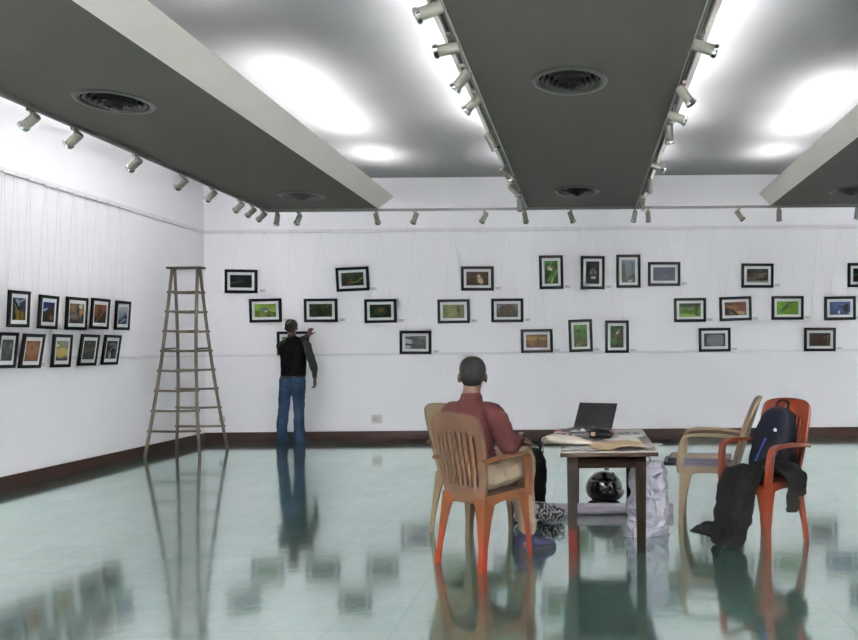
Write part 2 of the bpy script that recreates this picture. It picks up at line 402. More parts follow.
track('lighting_track', 'long grey lighting track across the beam ends before the picture wall', (-4.22, YE+.02, TZ), (XR-.02, YE+.02, TZ))
def spot(base, aim, label, group):
    b = Vector(base); aim = Vector(aim).normalized()
    t = thing('track_spotlight', label, 'spotlight', b, 0, group)
    MB().box((0, 0, -.012), (.03, .07, .024)).build('track_adapter', M_cream, t, bevel=.003)
    MB().tube([(0, 0, -.02), (0, 0, -.075)], .009, 10).ell((0, 0, -.08), (.016, .016, .016)).build('swivel_stem', M_cream, t, smooth=True)
    piv = Vector((0, 0, -.088))
    M = Matrix.Translation(piv + aim*.01) @ aim.to_track_quat('Z', 'Y').to_matrix().to_4x4()
    h = MB().lathe([(.001, -.075), (.026, -.074), (.033, -.066), (.034, .0), (.034, .055), (.031, .056)], M, 24).build('lamp_head', M_cream, t, smooth=True, angle=.6)
    MB().lathe([(.0345, .054), (.042, .058), (.043, .078), (.037, .084), (.031, .078), (.031, .056)], M, 24, caps=False).build('rim', M_chrome, h, smooth=True, angle=.6)
    MB().lathe([(.001, .064), (.031, .062), (.031, .058), (.001, .058)], M, 24).build('lens', M_lens, h, smooth=True)
ORD = ['first', 'second', 'third', 'fourth', 'fifth', 'sixth', 'seventh', 'eighth', 'ninth', 'tenth', 'eleventh', 'twelfth', 'thirteenth']
SZ = ZS-.031
for i, Y in enumerate([5.47, 5.94, 6.74, 7.52, 8.11, 8.76, 9.08, 9.38]):
    spot((-4.20, Y, SZ), (-.8, .12+.03*i, -.5-.03*(i % 3)), f'cream spotlight aimed at the left wall, {ORD[i]} from the front', 'spotlights on the left beam')
LA = [(-.85, -.1, -.38), (-.95, 0, -.15), (-.5, .1, -.55), (-.55, .1, -.5), (.4, .3, -.7), (.5, .4, -.55), (.5, .4, -.45), (.05, .35, -.9)]
for i, (Y, a) in enumerate(zip([3.78, 4.27, 4.74, 5.2, 6.13, 7.26, 8.0, 8.8], LA)):
    spot((-.795, Y, SZ+.01), a, f'cream spotlight on the left edge of the middle beam, {ORD[i]} from the front', 'spotlights on the left edge of the middle beam')
RA = [(.9, 0, -.3), (.5, .0, -.65), (.85, 0, -.35), (.08, .3, -.9), (.9, .2, -.2), (.05, .5, -.8), (-.1, .3, -.8)]
for i, (Y, a) in enumerate(zip([4.27, 5.06, 5.55, 5.95, 7.06, 7.84, 8.8], RA)):
    spot((.705, Y, SZ+.01), a, f'cream spotlight on the right edge of the middle beam, {ORD[i]} from the front', 'spotlights on the right edge of the middle beam')
WX = [(277, (-.25, .3, -.75)), (298.5, (-.5, .4, -.7)), (376.5, (.02, .65, -.72)), (415, (-.42, .4, -.75)), (484.5, (-.45, .4, -.65)), (525, (.1, .5, -.7)),
      (571, (.3, .4, -.8)), (634.6, (-.15, .4, -.8)), (648, (.1, .4, -.85)), (739, (.6, .3, -.7)), (779, (.08, .3, -.9)), (857, (.0, .3, -.9))]
for i, (x, a) in enumerate(WX):
    u, w = unroll(x, 209); X = u*(YE+.02)/F
    spot((X, YE+.02, SZ), a, f'cream spotlight on the track before the picture wall, {ORD[i]} from the left', 'spotlights on the far track')

# ------------------------------------------------------------------ photographs
GW, GH = 42, 28
def canvas(w, h, c0, c1=None, n=.0, sc=6, seed=0):
    """h rows from bottom to top; vertical blend c0 (bottom) to c1 (top) with mottling"""
    a = np.zeros((h, w, 3)); c0 = np.array(c0, float); c1 = np.array(c1 if c1 is not None else c0, float)
    for j in range(h):
        t = j/(h-1); a[j, :, :] = c0*(1-t)+c1*t
    if n:
        for j in range(h):
            for i in range(w):
                v = mnoise.fractal(Vector((i/w*sc+seed*7.3, j/h*sc*h/w+seed*3.1, seed)), 1., 2., 4)
                a[j, i] *= 1+n*v
    return a
def blobs(a, items):
    """items: (cx, cy, rx, ry, colour, angle)"""
    h, w, _ = a.shape; Y, X = np.mgrid[0:h, 0:w]; X = X/(w-1); Y = Y/(h-1)
    for it in items:
        cx, cy, rx, ry, c = it[:5]; ang = it[5] if len(it) > 5 else 0
        dx, dy = X-cx, (Y-cy)
        p = dx*math.cos(ang)+dy*math.sin(ang); q = -dx*math.sin(ang)+dy*math.cos(ang)
        d = (p/rx)**2+(q/ry)**2
        m = np.clip(1.6-d*1.1, 0, 1)[..., None]
        a[:] = a*(1-m)+np.array(c)*m
    return a
def strokes(a, items):
    """items: (x0, y0, x1, y1, width, colour)"""
    h, w, _ = a.shape; Y, X = np.mgrid[0:h, 0:w]; X = X/(w-1); Y = Y/(h-1)
    for x0, y0, x1, y1, wd, c in items:
        L2 = (x1-x0)**2+(y1-y0)**2
        t = np.clip(((X-x0)*(x1-x0)+(Y-y0)*(y1-y0))/L2, 0, 1)
        d = np.hypot(X-(x0+t*(x1-x0)), Y-(y0+t*(y1-y0)))
        m = np.clip(1.5-d/wd, 0, 1)[..., None]
        a[:] = a*(1-m)+np.array(c)*m
    return a
G1, G2, DK, BK, WH, BR, TAN = (.25, .42, .1), (.45, .6, .15), (.07, .09, .07), (.03, .03, .03), (.85, .85, .85), (.3, .17, .08), (.6, .48, .3)
W_, H_ = GW, GH
def img(name):
    w, h = (GW, GH)
    if name in ('orchid', 'whitetiger', 'tower', 'perch', 'tigercub') or name.startswith('l_'): w, h = GH, GW
    if name == 'snake': a = canvas(w, h, (.06, .07, .1), (.05, .06, .09)); strokes(a, [(0, .38, .62, .5, .02, (.25, .42, .1)), (0, .3, .35, .42, .03, (.2, .35, .08)), (.62, .5, .25, .82, .012, (.1, .17, .05))])
    elif name == 'bluebird': a = canvas(w, h, (.3, .38, .1), (.4, .52, .12), .5, 4, 1); blobs(a, [(.1, .8, .2, .3, (.5, .68, .15)), (.9, .8, .2, .3, (.35, .5, .1)), (.42, .58, .11, .11, (.15, .3, .7), -.5), (.54, .5, .1, .05, (.1, .2, .45), -.5), (.52, .45, .06, .05, WH, .3)]); strokes(a, [(.25, 0, .95, .85, .03, (.55, .45, .3)), (.65, .42, 1, .25, .03, (.08, .07, .06))])
    elif name == 'monkey': a = canvas(w, h, (.1, .15, .05), (.16, .24, .07), .8, 5, 2); blobs(a, [(.42, .45, .13, .3, (.05, .06, .04), .3), (.45, .7, .08, .1, (.12, .08, .05))])
    elif name == 'held': a = canvas(w, h, (.2, .3, .1), (.5, .65, .25), .4, 4, 3); blobs(a, [(.6, .5, .2, .2, (.2, .25, .1))])
    elif name == 'lizard': a = canvas(w, h, (.07, .11, .04), (.12, .2, .06), .9, 5, 4); strokes(a, [(.35, .2, .7, .3, .05, (.5, .42, .12)), (.7, .3, .95, .6, .035, (.55, .5, .15)), (.4, .45, .4, .2, .05, (.45, .2, .1))])
    elif name == 'nest': a = canvas(w, h, (.07, .13, .05), (.09, .16, .06), .8, 5, 5); blobs(a, [(.5, .5, .3, .3, (.16, .3, .1)), (.52, .55, .13, .16, (.5, .38, .2)), (.45, .45, .05, .06, (.5, .2, .12))])
    elif name == 'spikes': a = canvas(w, h, (.28, .28, .28), (.4, .4, .41), .3, 5, 6); blobs(a, [(.1, .5, .25, .6, (.72, .72, .73))]); strokes(a, [(.1, .85, .4, .75, .06, (.12, .12, .12)), (.1, .35, .45, .3, .06, (.1, .1, .1)), (.35, .85, .9, .55, .08, (.3, .3, .3)), (.4, .2, 1, .15, .1, (.25, .25, .25))])
    elif name == 'egret': a = canvas(w, h, (.22, .13, .09), (.32, .2, .13), .3, 6, 7); strokes(a, [(0, .6, 1, .62, .02, (.42, .3, .2)), (0, .75, 1, .76, .02, (.2, .11, .08))]); blobs(a, [(.63, .35, .13, .26, (.85, .75, .5), .2), (.56, .68, .07, .1, (.9, .82, .6))]); strokes(a, [(.5, .66, .42, .62, .02, (.7, .5, .2)), (.6, .15, .6, 0, .015, (.3, .2, .1))])
    elif name == 'stork': a = canvas(w, h, (.42, .44, .26), (.5, .5, .33), .12, 3, 8); blobs(a, [(.3, .35, .3, .25, (.5, .52, .3)), (.72, .6, .07, .18, (.22, .22, .18)), (.7, .8, .05, .06, (.2, .2, .16)), (.2, .3, .05, .12, (.35, .33, .2))]); strokes(a, [(.71, .45, .71, .12, .012, (.2, .2, .15)), (.75, .45, .75, .12, .012, (.2, .2, .15)), (.68, .8, .55, .78, .012, (.2, .2, .15))])
    elif name == 'lion': a = canvas(w, h, (.25, .2, .15), (.5, .5, .5), .5, 7, 9); blobs(a, [(.5, .5, .33, .42, (.3, .24, .18)), (.5, .45, .2, .28, (.42, .35, .26)), (.43, .55, .05, .05, BK), (.57, .55, .05, .05, BK), (.5, .35, .08, .07, (.12, .1, .08))])
    elif name == 'orchid': a = canvas(w, h, (.12, .2, .06), (.25, .5, .15), .4, 4, 10); blobs(a, [(.38, .68, .17, .09, (.8, .75, .7)), (.58, .68, .13, .08, (.65, .35, .2)), (.48, .62, .1, .05, (.9, .88, .85)), (.2, .2, .2, .2, (.15, .1, .05))]); strokes(a, [(.5, .05, .9, .55, .05, (.45, .6, .2)), (.1, .1, .3, .4, .05, (.12, .16, .06))])
    elif name == 'whitetiger': a = canvas(w, h, (.09, .085, .085), (.1, .09, .09), .3, 5, 11); blobs(a, [(.55, .48, .27, .2, (.2, .19, .19)), (.4, .5, .09, .07, (.55, .55, .56)), (.7, .5, .09, .07, (.55, .55, .56)), (.55, .62, .16, .035, (.42, .42, .42)), (.47, .28, .09, .06, WH), (.64, .28, .09, .06, WH), (.55, .36, .07, .05, (.2, .18, .18)), (.43, .5, .03, .02, BK), (.67, .5, .03, .02, BK)])
    elif name == 'tower': a = canvas(w, h, (.4, .4, .42), (.5, .56, .64), .1, 4, 12); blobs(a, [(.1, .4, .2, .5, (.24, .25, .16)), (.85, .2, .3, .18, (.2, .2, .16)), (.2, .1, .4, .12, (.3, .26, .2))]); strokes(a, [(.72, .2, .78, .85, .02, (.25, .25, .27)), (.88, .2, .82, .85, .02, (.25, .25, .27)), (.6, .85, 1, .85, .015, (.25, .25, .27)), (.72, .5, .88, .5, .015, (.25, .25, .27)), (.5, .05, .8, .12, .03, WH)])
    elif name == 'geese': a = canvas(w, h, (.26, .28, .34), (.33, .35, .42), .06, 3, 13); strokes(a, [(.52, .62, .85, .66, .025, (.14, .13, .13)), (.6, .62, .72, .6, .04, (.2, .18, .17)), (.35, .28, .46, .2, .03, (.5, .46, .42)), (.46, .2, .65, .42, .025, (.55, .52, .48)), (.36, .2, .55, .23, .03, (.24, .22, .22))])
    elif name == 'ridge': a = canvas(w, h, (.3, .16, .09), (.45, .32, .12), .4, 5, 14); strokes(a, [(0, .65, 1, .7, .08, (.6, .45, .14)), (0, .3, 1, .35, .04, (.45, .22, .12)), (.55, .1, .56, .7, .05, (.13, .08, .06)), (.3, .95, .75, .95, .05, (.15, .12, .06)), (.45, .3, .7, .35, .04, (.16, .1, .07)), (.1, .1, .9, .15, .03, (.4, .2, .12))])
    elif name == 'perch': a = canvas(w, h, (.16, .2, .06), (.38, .6, .22), .25, 3, 15); blobs(a, [(.3, .35, .3, .2, (.2, .33, .08)), (.38, .72, .14, .06, (.12, .1, .06), .1), (.24, .73, .06, .04, (.15, .12, .06))]); strokes(a, [(.28, .25, .42, .68, .035, (.1, .12, .05)), (.2, .08, .9, .2, .06, (.5, .42, .3)), (.6, .1, .95, .3, .05, (.35, .28, .18))])
    elif name == 'tigercub': a = canvas(w, h, (.08, .15, .06), (.16, .28, .13), .7, 5, 16); blobs(a, [(.55, .6, .2, .12, (.5, .3, .14)), (.52, .68, .07, .05, WH), (.65, .78, .06, .05, (.75, .7, .6)), (.65, .5, .12, .1, (.25, .14, .07)), (.3, .3, .2, .12, (.22, .42, .14))]); strokes(a, [(.2, .1, .4, .5, .03, (.25, .45, .15)), (.1, .3, .2, .6, .03, (.25, .45, .15))])
    elif name == 'fence': a = canvas(w, h, (.4, .6, .1), (.28, .42, .12), .4, 5, 17); blobs(a, [(.5, .85, .6, .15, (.12, .17, .06)), (.45, .35, .3, .12, (.2, .3, .06))]); strokes(a, [(0, .62, 1, .7, .035, (.45, .45, .4)), (.78, .15, .8, .95, .05, (.1, .1, .07)), (0, .3, 1, .3, .03, (.25, .4, .08)), (.1, .15, .7, .12, .03, (.7, .8, .3))])
    elif name == 'dragonlizard': a = canvas(w, h, (.5, .4, .26), (.45, .22, .12), .4, 5, 18); blobs(a, [(.3, .55, .3, .25, (.62, .4, .22), .3), (.75, .55, .16, .2, (.5, .27, .14)), (.65, .2, .3, .12, (.75, .62, .42)), (.1, .3, .12, .3, (.2, .12, .07))]); strokes(a, [(.3, .42, .55, .1, .07, (.08, .06, .06)), (.0, .9, .3, .8, .06, (.25, .22, .08)), (.15, .1, .4, .05, .05, (.2, .25, .1))])
    elif name == 'dogs': a = canvas(w, h, (.28, .26, .22), (.08, .1, .07), .5, 5, 19); strokes(a, [(0, .06, 1, .1, .06, (.6, .56, .52)), (.1, .3, .75, .4, .09, (.42, .32, .26)), (.6, .5, .9, .66, .06, (.5, .36, .26)), (.2, .55, .7, .62, .05, (.34, .3, .22)), (.5, .25, .9, .28, .06, (.1, .09, .08))]); blobs(a, [(.85, .3, .05, .1, BK), (.7, .22, .04, .12, BK)])
    elif name == 'leaf': a = canvas(w, h, (.3, .5, .03), (.33, .52, .05), .1, 3, 20); strokes(a, [(.24, .3, .46, .62, .06, (.04, .07, .03)), (.2, .22, .3, .4, .03, (.04, .07, .03)), (.46, .62, .55, .85, .035, (.05, .09, .03)), (.55, .85, .75, .95, .04, (.05, .08, .03)), (.75, .95, 1, .96, .035, (.05, .08, .03))])
    elif name == 'darter': a = canvas(w, h, (.2, .27, .45), (.25, .35, .58), .2, 5, 21); blobs(a, [(.78, .55, .1, .26, (.04, .05, .08), -.2), (.46, .2, .05, .13, WH)]); strokes(a, [(.48, .6, .78, .56, .04, (.04, .05, .08)), (.7, .4, .84, .3, .06, (.04, .05, .08)), (.0, .06, .9, .03, .03, (.1, .13, .2)), (.95, .1, 1, .2, .05, (.75, .8, .85))])
    elif name == 'darkleaf': a = canvas(w, h, (.03, .05, .03), (.06, .09, .04), .8, 5, 22); strokes(a, [(.05, .5, .5, .6, .06, (.1, .4, .1)), (.2, .2, .6, .3, .04, (.15, .12, .08))])
    elif name == 'rain': a = canvas(w, h, (.3, .31, .32), (.28, .29, .3), .25, 9, 23); blobs(a, [(.55, .45, .5, .45, (.55, .56, .57)), (.02, .5, .1, .6, (.12, .12, .13)), (1, .5, .1, .6, (.15, .15, .16))]); strokes(a, [(0, y/8, 1, y/8+.01, .015, (.24, .25, .26)) for y in range(1, 8)])
    elif name == 'bear': a = canvas(w, h, (.06, .05, .02), (.1, .09, .03), .7, 5, 24); blobs(a, [(.5, .45, .4, .35, (.16, .08, .04)), (.35, .6, .2, .2, (.22, .1, .05)), (.75, .6, .15, .2, (.24, .11, .06)), (.9, .2, .1, .3, (.32, .26, .05)), (.1, .5, .1, .4, (.2, .18, .04))]); strokes(a, [(.68, .6, .72, .72, .03, (.5, .4, .35)), (.84, .6, .9, .8, .03, (.55, .48, .42))])
    elif name == 'l_pagoda': a = canvas(w, h, (.3, .2, .06), (.12, .16, .25), .6, 5, 25); blobs(a, [(.4, .28, .18, .35, (.6, .45, .12)), (.75, .2, .13, .25, (.55, .4, .12)), (.15, .15, .15, .2, (.12, .1, .06)), (.35, .75, .2, .2, (.55, .65, .75))]); strokes(a, [(.3, .75, .95, .95, .05, (.5, .6, .7)), (.75, .45, 1, .8, .06, (.15, .25, .5)), (.1, .9, .5, .5, .06, (.05, .06, .1))])
    elif name == 'l_peak': a = canvas(w, h, (.18, .14, .08), (.08, .17, .5), .15, 4, 26); blobs(a, [(.75, .35, .5, .42, (.25, .16, .09)), (.7, .65, .14, .2, (.24, .19, .2)), (.15, .6, .16, .06, (.65, .7, .8)), (.35, .66, .1, .03, (.7, .75, .85)), (.75, .25, .2, .15, (.5, .3, .12)), (.2, .2, .3, .2, (.14, .12, .06))])
    elif name == 'l_crowd': a = canvas(w, h, (.3, .24, .26), (.5, .42, .36), .5, 7, 27); blobs(a, [(.25, .8, .14, .2, (.65, .45, .2)), (.6, .7, .08, .3, (.15, .13, .13)), (.8, .55, .14, .16, (.75, .5, .2)), (.75, .85, .14, .12, (.8, .75, .7)), (.3, .35, .3, .12, (.5, .42, .45)), (.4, .1, .3, .08, (.22, .18, .18)), (.9, .3, .08, .2, (.16, .15, .16))])
    elif name == 'l_canyon': a = canvas(w, h, (.16, .08, .04), (.45, .2, .09), .5, 5, 28); blobs(a, [(.55, .15, .5, .2, (.1, .06, .04)), (.55, .5, .15, .35, (.3, .16, .09), .5), (.2, .6, .14, .3, (.55, .25, .12)), (.8, .75, .2, .2, (.5, .24, .12))]); strokes(a, [(.2, .1, .7, .55, .05, (.5, .28, .14)), (.7, .2, .9, .6, .05, (.08, .05, .04))])
    elif name == 'l_boat': a = canvas(w, h, (.25, .35, .5), (.72, .75, .76), .1, 4, 29); blobs(a, [(.3, .12, .5, .14, (.15, .22, .35)), (.75, .38, .35, .05, (.1, .15, .25)), (.8, .48, .12, .08, (.08, .12, .2))]); strokes(a, [(.3, .12, .8, .3, .04, (.6, .68, .75)), (.72, .4, .74, .75, .02, (.25, .3, .38))])
    elif name == 'l_greyplants': a = canvas(w, h, (.13, .13, .14), (.17, .17, .18), .3, 5, 30); blobs(a, [(.78, .68, .16, .14, (.36, .36, .37)), (.25, .7, .1, .12, (.3, .3, .3)), (.5, .45, .06, .2, (.3, .3, .3))]); strokes(a, [(.75, .55, .5, .1, .03, (.32, .32, .32)), (.25, .6, .35, .1, .025, (.28, .28, .28)), (.1, .3, .2, .1, .04, (.34, .34, .34))])
    elif name == 'l_sandspiral': a = canvas(w, h, (.5, .3, .15), (.45, .27, .13), .15, 4, 31); blobs(a, [(.45, .6, .42, .34, (.62, .42, .24)), (.45, .6, .34, .27, (.5, .31, .16)), (.44, .62, .26, .2, (.6, .4, .22)), (.44, .62, .16, .13, (.5, .32, .17)), (.43, .63, .05, .08, (.04, .03, .03))])
    elif name == 'l_sunset': a = canvas(w, h, (.25, .22, .12), (.42, .46, .38), .08, 4, 32); blobs(a, [(.5, .4, .7, .25, (.7, .6, .25)), (.15, .75, .09, .06, (.95, .9, .6))]); strokes(a, [(0, .06, 1, .06, .06, (.15, .14, .12)), (.55, .14, .95, .14, .03, (.15, .13, .1)), (.7, .14, .72, .26, .03, (.14, .12, .1)), (.85, .14, .86, .2, .03, (.14, .12, .1))])
    elif name == 'l_branch': a = canvas(w, h, (.14, .15, .16), (.2, .2, .21), .2, 4, 33); strokes(a, [(.0, .35, .95, .6, .03, (.4, .38, .2)), (.4, .5, .5, .9, .02, (.25, .24, .18)), (.1, .55, .45, .45, .05, (.3, .28, .14))]); blobs(a, [(.48, .85, .05, .04, (.6, .55, .3)), (.8, .45, .1, .06, (.28, .28, .16))])
    elif name == 'l_bwforest': a = canvas(w, h, (.1, .1, .1), (.14, .14, .14), .8, 6, 34); blobs(a, [(.5, .8, .25, .1, (.4, .4, .4)), (.8, .7, .12, .2, (.45, .45, .45)), (.4, .2, .12, .18, (.62, .62, .62)), (.85, .25, .1, .2, (.3, .3, .3)), (.2, .6, .12, .15, BK), (.6, .45, .15, .12, BK)]); strokes(a, [(.2, .3, .7, .7, .03, (.5, .5, .5))])
    else: a = canvas(w, h, (.6, .55, .4), (.7, .65, .5), .3, 4, 35)
    return np.clip(a, 0, 1)
M_frame = mat('black_frame_wood', (0.043, 0.05, 0.056), .5, spec=.15, var=.15); M_mount = mat('pale_mount_board', (.78, .79, .79), .85, var=.03)
M_cord = mat('tan_hanging_cord', (.82, .79, .74), .9); M_backing = mat('frame_backing_board', (0.349, 0.295, 0.217), .9)
M_card = mat('caption_card_white', (.78, .77, .78), .8, var=.04); M_ink = mat('caption_ink_grey', (.55, .55, .56), .8)
def photo(wall, pos, w, h, tilt, lean, image, label, cord=True, group='framed photographs on the picture wall', fw=.041, mw=.036, mh=None, cap=None, off=.03):
    """pos: centre on the wall; frame is built in local x (right), y (into the wall), z (up)"""
    rz = 0 if wall == 'back' else PI/2
    base = Vector(pos)
    t = thing('framed_photograph', label, 'framed photograph', base, (0, 0, 0), group)
    t.rotation_euler = (Matrix.Rotation(rz, 3, 'Z') @ Matrix.Rotation(tilt, 3, 'Y') @ Matrix.Rotation(-lean, 3, 'X')).to_euler() if False else (Matrix.Rotation(rz, 3, 'Z') @ Matrix.Rotation(tilt, 3, 'Y') @ Matrix.Rotation(lean, 3, 'X')).to_euler()
    # mitred moulding
    mb = MB(); a, b = w/2, h/2; dp = .024
    prof = [(0, dp/2), (0, -dp/2+.004), (.006, -dp/2), (fw-.006, -dp/2), (fw, -dp/2+.006), (fw, dp/2)]
    rings = []
    for sx, sz in ((-1, -1), (1, -1), (1, 1), (-1, 1)):
        rings.append([Vector((sx*(a-p), y, sz*(b-p))) for p, y in prof])
    mb.loft(rings, closed=True)
    mb.build('frame', M_frame, t)
    MB().box((0, .0075, 0), (w-.01, .003, h-.01)).build('backing_board', M_backing, t)
    # mount with a cut window
    mh = mw if mh is None else mh
    mi, mo, mv = fw-.004, fw+mw, fw+mh
    mb = MB(); ri = []
    for d, e, y in ((mi, mi, -.0035), (mo, mv, -.0035), (mo+.002, mv+.002, -.0015)):
        ri.append([Vector((sx*(a-d), y, sz*(b-e))) for sx, sz in ((-1, -1), (1, -1), (1, 1), (-1, 1))])
    mb.loft(ri, caps=False); mb.build('mount', M_mount, t)
    arr = img(image); hh, ww, _ = arr.shape
    iw, ih = w-2*mo+.004, h-2*mv+.004
    pm = MB().grid(lambda u, v: Vector(((u-.5)*iw, -.0005, (v-.5)*ih)), ww-1, hh-1).build('photo_print', print_mat(), t, recalc=False, smooth=True)
    ca = pm.data.color_attributes.new('Col', 'FLOAT_COLOR', 'POINT')
    flat = np.ones((hh*ww, 4), np.float32); A_ = arr.reshape(-1, 3); A_ = np.clip((A_*.78+A_.mean(1, keepdims=True)*.22)*.84, 0, 1); flat[:, :3] = np.where(A_ <= .04045, A_/12.92, ((A_+.055)/1.055)**2.4)
    ca.data.foreach_set('color', flat.ravel())
    if cord:
        bpy.context.view_layer.update()
        mwI = t.matrix_world.inverted()
        top = Vector((base.x+(.0 if wall == 'left' else 0), base.y, ZR-.02))
        if wall == 'back': top.y = YW-.034
        else: top.x = XL+.036
        apex = mwI @ top
        e1, e2 = Vector((-a*.62, .0125, b-.05)), Vector((a*.62, .0125, b-.05))
        def near_wall(sg):
            p = base + Matrix.Rotation(rz, 3, 'Z') @ Vector((sg*a*.58, 0, b+.03))
            if wall == 'back': p.y = YW-.008
            else: p.x = XL+.008
            return mwI @ p
        MB().tube([e1, near_wall(-1), apex+Vector((-.012, 0, 0))], .0013, 6).tube([e2, near_wall(1), apex+Vector((.012, 0, 0))], .0013, 6).box(apex, (.035, .01, .02)).build('hanging_cord', M_cord, t)
    if cap:
        cx = a+.055
        cw = .085
        p = base + (Matrix.Rotation(rz, 3, 'Z') @ Vector((cx+.005, 0, -b+.035)))
        if wall == 'back': p.y = YW-.003
        else: p.x = XL+.003
        c = MB().box((0, 0, 0), (cw, .003, .042))
        for k, (L, zz) in enumerate(((.06, .011), (.045, .0), (.052, -.011))):
            c.box((-.036+L/2, -.0018, zz), (L, .0006, .003), mi=1)
        o = c.build('caption_card', [M_card, M_ink]); o.location = p; o.rotation_euler = (0, 0, rz)
        tag(o, cap, 'caption card', 'caption cards on the picture wall' if wall == 'back' else 'caption cards on the left wall')
BK_LIST = [
 (241, 281.3, 33, 23.8, 1.2, 'snake', 'black framed photograph of thin green strands on black'),
 (265.4, 310.5, 32.6, 24.2, -.6, 'bluebird', 'black framed photograph of a blue bird on a twig'),
 (320.7, 310.4, 34, 24, .0, 'monkey', 'black framed photograph of a dark animal in green leaves above the standing man'),
 (293, 343.2, 32.4, 24, .0, 'held', 'black framed photograph half hidden behind the standing man'),
 (352.5, 279.1, 33.4, 24.2, -2.2, 'lizard', 'black framed photograph of a yellow branch in dark leaves, tilted, top row'),
 (380.5, 311, 32.6, 24.2, -.5, 'nest', 'black framed photograph of a tan head among green leaves'),
 (415.5, 342.4, 32.2, 24, .6, 'spikes', 'black framed grey photograph of dark spikes on white'),
 (477.4, 278.5, 33.2, 24.6, .4, 'egret', 'black framed photograph of a cream bird on dark brown'),
 (453.6, 311.3, 32.6, 24.4, -.3, 'stork', 'black framed photograph of a wading bird on pale olive'),
 (507.3, 310.4, 32.6, 24.2, .0, 'lion', 'black framed photograph of a brown maned head on grey'),
 (551.2, 272.2, 24.4, 34, -.8, 'orchid', 'upright black framed photograph of a white flower on green'),
 (592.6, 272.6, 24.4, 33.6, .8, 'whitetiger', 'upright black framed photograph of a white striped face on black'),
 (628.4, 271.2, 24.4, 33.6, .2, 'tower', 'upright black framed photograph of a lattice tower under grey sky'),
 (664.1, 274, 33, 24.4, .5, 'geese', 'black framed photograph of two birds flying on slate grey'),
 (536.8, 341, 32.4, 24, -.5, 'ridge', 'black framed photograph of brown and golden bands with a dark figure'),
 (580.5, 335.7, 24.2, 33, -1.6, 'perch', 'upright black framed photograph of a small bird on a stem, tilted'),
 (617, 336.7, 24.2, 33, .3, 'tigercub', 'upright black framed photograph of an orange animal in green grass'),
 (690, 310, 32.6, 24.4, -.3, 'fence', 'black framed photograph of a rail fence on bright green grass'),
 (735.5, 308.7, 32.6, 24.4, -1.4, 'dragonlizard', 'black framed photograph of an orange and black lizard'),
 (757.5, 275.6, 32.6, 24.6, .6, 'dogs', 'black framed photograph of brown and grey shapes on black, upper right'),
 (787.6, 307.9, 32.6, 24, .2, 'leaf', 'black framed photograph of a dark leaf on lime green'),
 (840, 308.2, 31.8, 24, -.5, 'darter', 'black framed photograph of a black bird on blue'),
 (864, 275, 33, 24.6, .3, 'darkleaf', 'black framed dark photograph cut by the right edge of the frame'),
 (714.7, 339.8, 32.4, 24.2, -.4, 'rain', 'black framed grey photograph of misty water'),
 (819.9, 339.5, 32.2, 24, .4, 'bear', 'black framed photograph of a dark red-brown animal, lowest at right'),
]
for x, y, w, h, tl, im, lb in BK_LIST:
    p = at(x, y, YW-.035); s = (YW-.035)/F
    photo('back', p, w*s*.985, h*s*.985, math.radians(tl), math.radians(1.6), im, lb,
          cap=None if im in ('held', 'darkleaf', 'tower') else 'small white caption card right of the '+' '.join(lb.replace('black framed ', '').replace('upright ', '').split(',')[0].split()[:8]))
LF_LIST = [
 (-11, 303.5, 12, 36, 0, 5, 'x', 'black framed pale photograph at the left edge of the frame, upper row'),
 (19, 309, 21.5, 36.6, -1, 4, 'l_pagoda', 'black framed photograph of gold and blue shapes, upper row on left wall'),
 (48.5, 312.2, 19, 33.6, .4, 4, 'l_peak', 'black framed photograph of a brown peak under blue sky'),
 (76.8, 313.6, 21, 32.6, -.6, 4, 'l_crowd', 'black framed photograph of pink-grey and orange patches'),
 (100.2, 313.8, 18, 30.6, 0, 4.5, 'l_canyon', 'black framed photograph of rust red rock'),
 (122.8, 315.5, 14.5, 29, -.8, 4.5, 'l_boat', 'black framed photograph of a blue boat on pale water'),
 (7, 350.2, 20, 36, 0, 6.5, 'l_greyplants', 'black framed dark grey photograph of plants, lower row at the left edge'),
 (32.3, 351, 21.5, 34.6, .5, 9, 'l_sandspiral', 'black framed photograph of a tan sand spiral'),
 (62, 350.8, 19, 33, .4, 5, 'l_sunset', 'black framed photograph of a yellow sunset sky'),
 (89, 350, 18, 31.5, .6, 8, 'l_branch', 'black framed photograph of a thin branch on slate grey'),
 (111.4, 349.8, 16.2, 30, .4, 8.5, 'l_bwforest', 'black framed black and white photograph of foliage'),
]
for x, y, wpx, hpx, tl, ln, im, lb in LF_LIST:
    D = -XL-.055
    u, w0 = unroll(x, y); Y = F*D/-u; Z = H-w0*Y/F
    ww = (F*D/-(u+wpx/2))-(F*D/-(u-wpx/2))
    photo('left', (-D, Y, Z), ww, hpx*Y/F, math.radians(tl), math.radians(ln), im, lb, group='framed photographs on the left wall', fw=.033, mw=.017, mh=.036,
          cap='small caption card right of the '+lb.replace('black framed ', '').split(',')[0] if im in ('l_peak', 'l_crowd', 'l_sandspiral', 'l_greyplants') else None)

# ------------------------------------------------------------------ socket plates on the picture wall
M_plate = mat('socket_plate', (.75, .745, .74), .5)
def socket(px, py, label, w=.13, h=.12):
    p = at(px, py, YW)
    t = thing('wall_socket', label, 'socket', (p.x, YW-.006, p.z))
    MB().box((0, 0, 0), (w, .012, h)).build('plate', M_plate, t, bevel=.003)
    MB().box((-.02, -.008, 0), (.05, .006, .05)).box((.035, -.008, .0), (.02, .008, .035)).build('insert', mat('socket_insert', (.66, .655, .65), .5), t, bevel=.002)
socket(377, 419, 'white socket plate low on the picture wall right of the standing man', .15, .13)
socket(222.5, 419.5, 'white socket plate low on the picture wall beside the ladder', .09, .1)

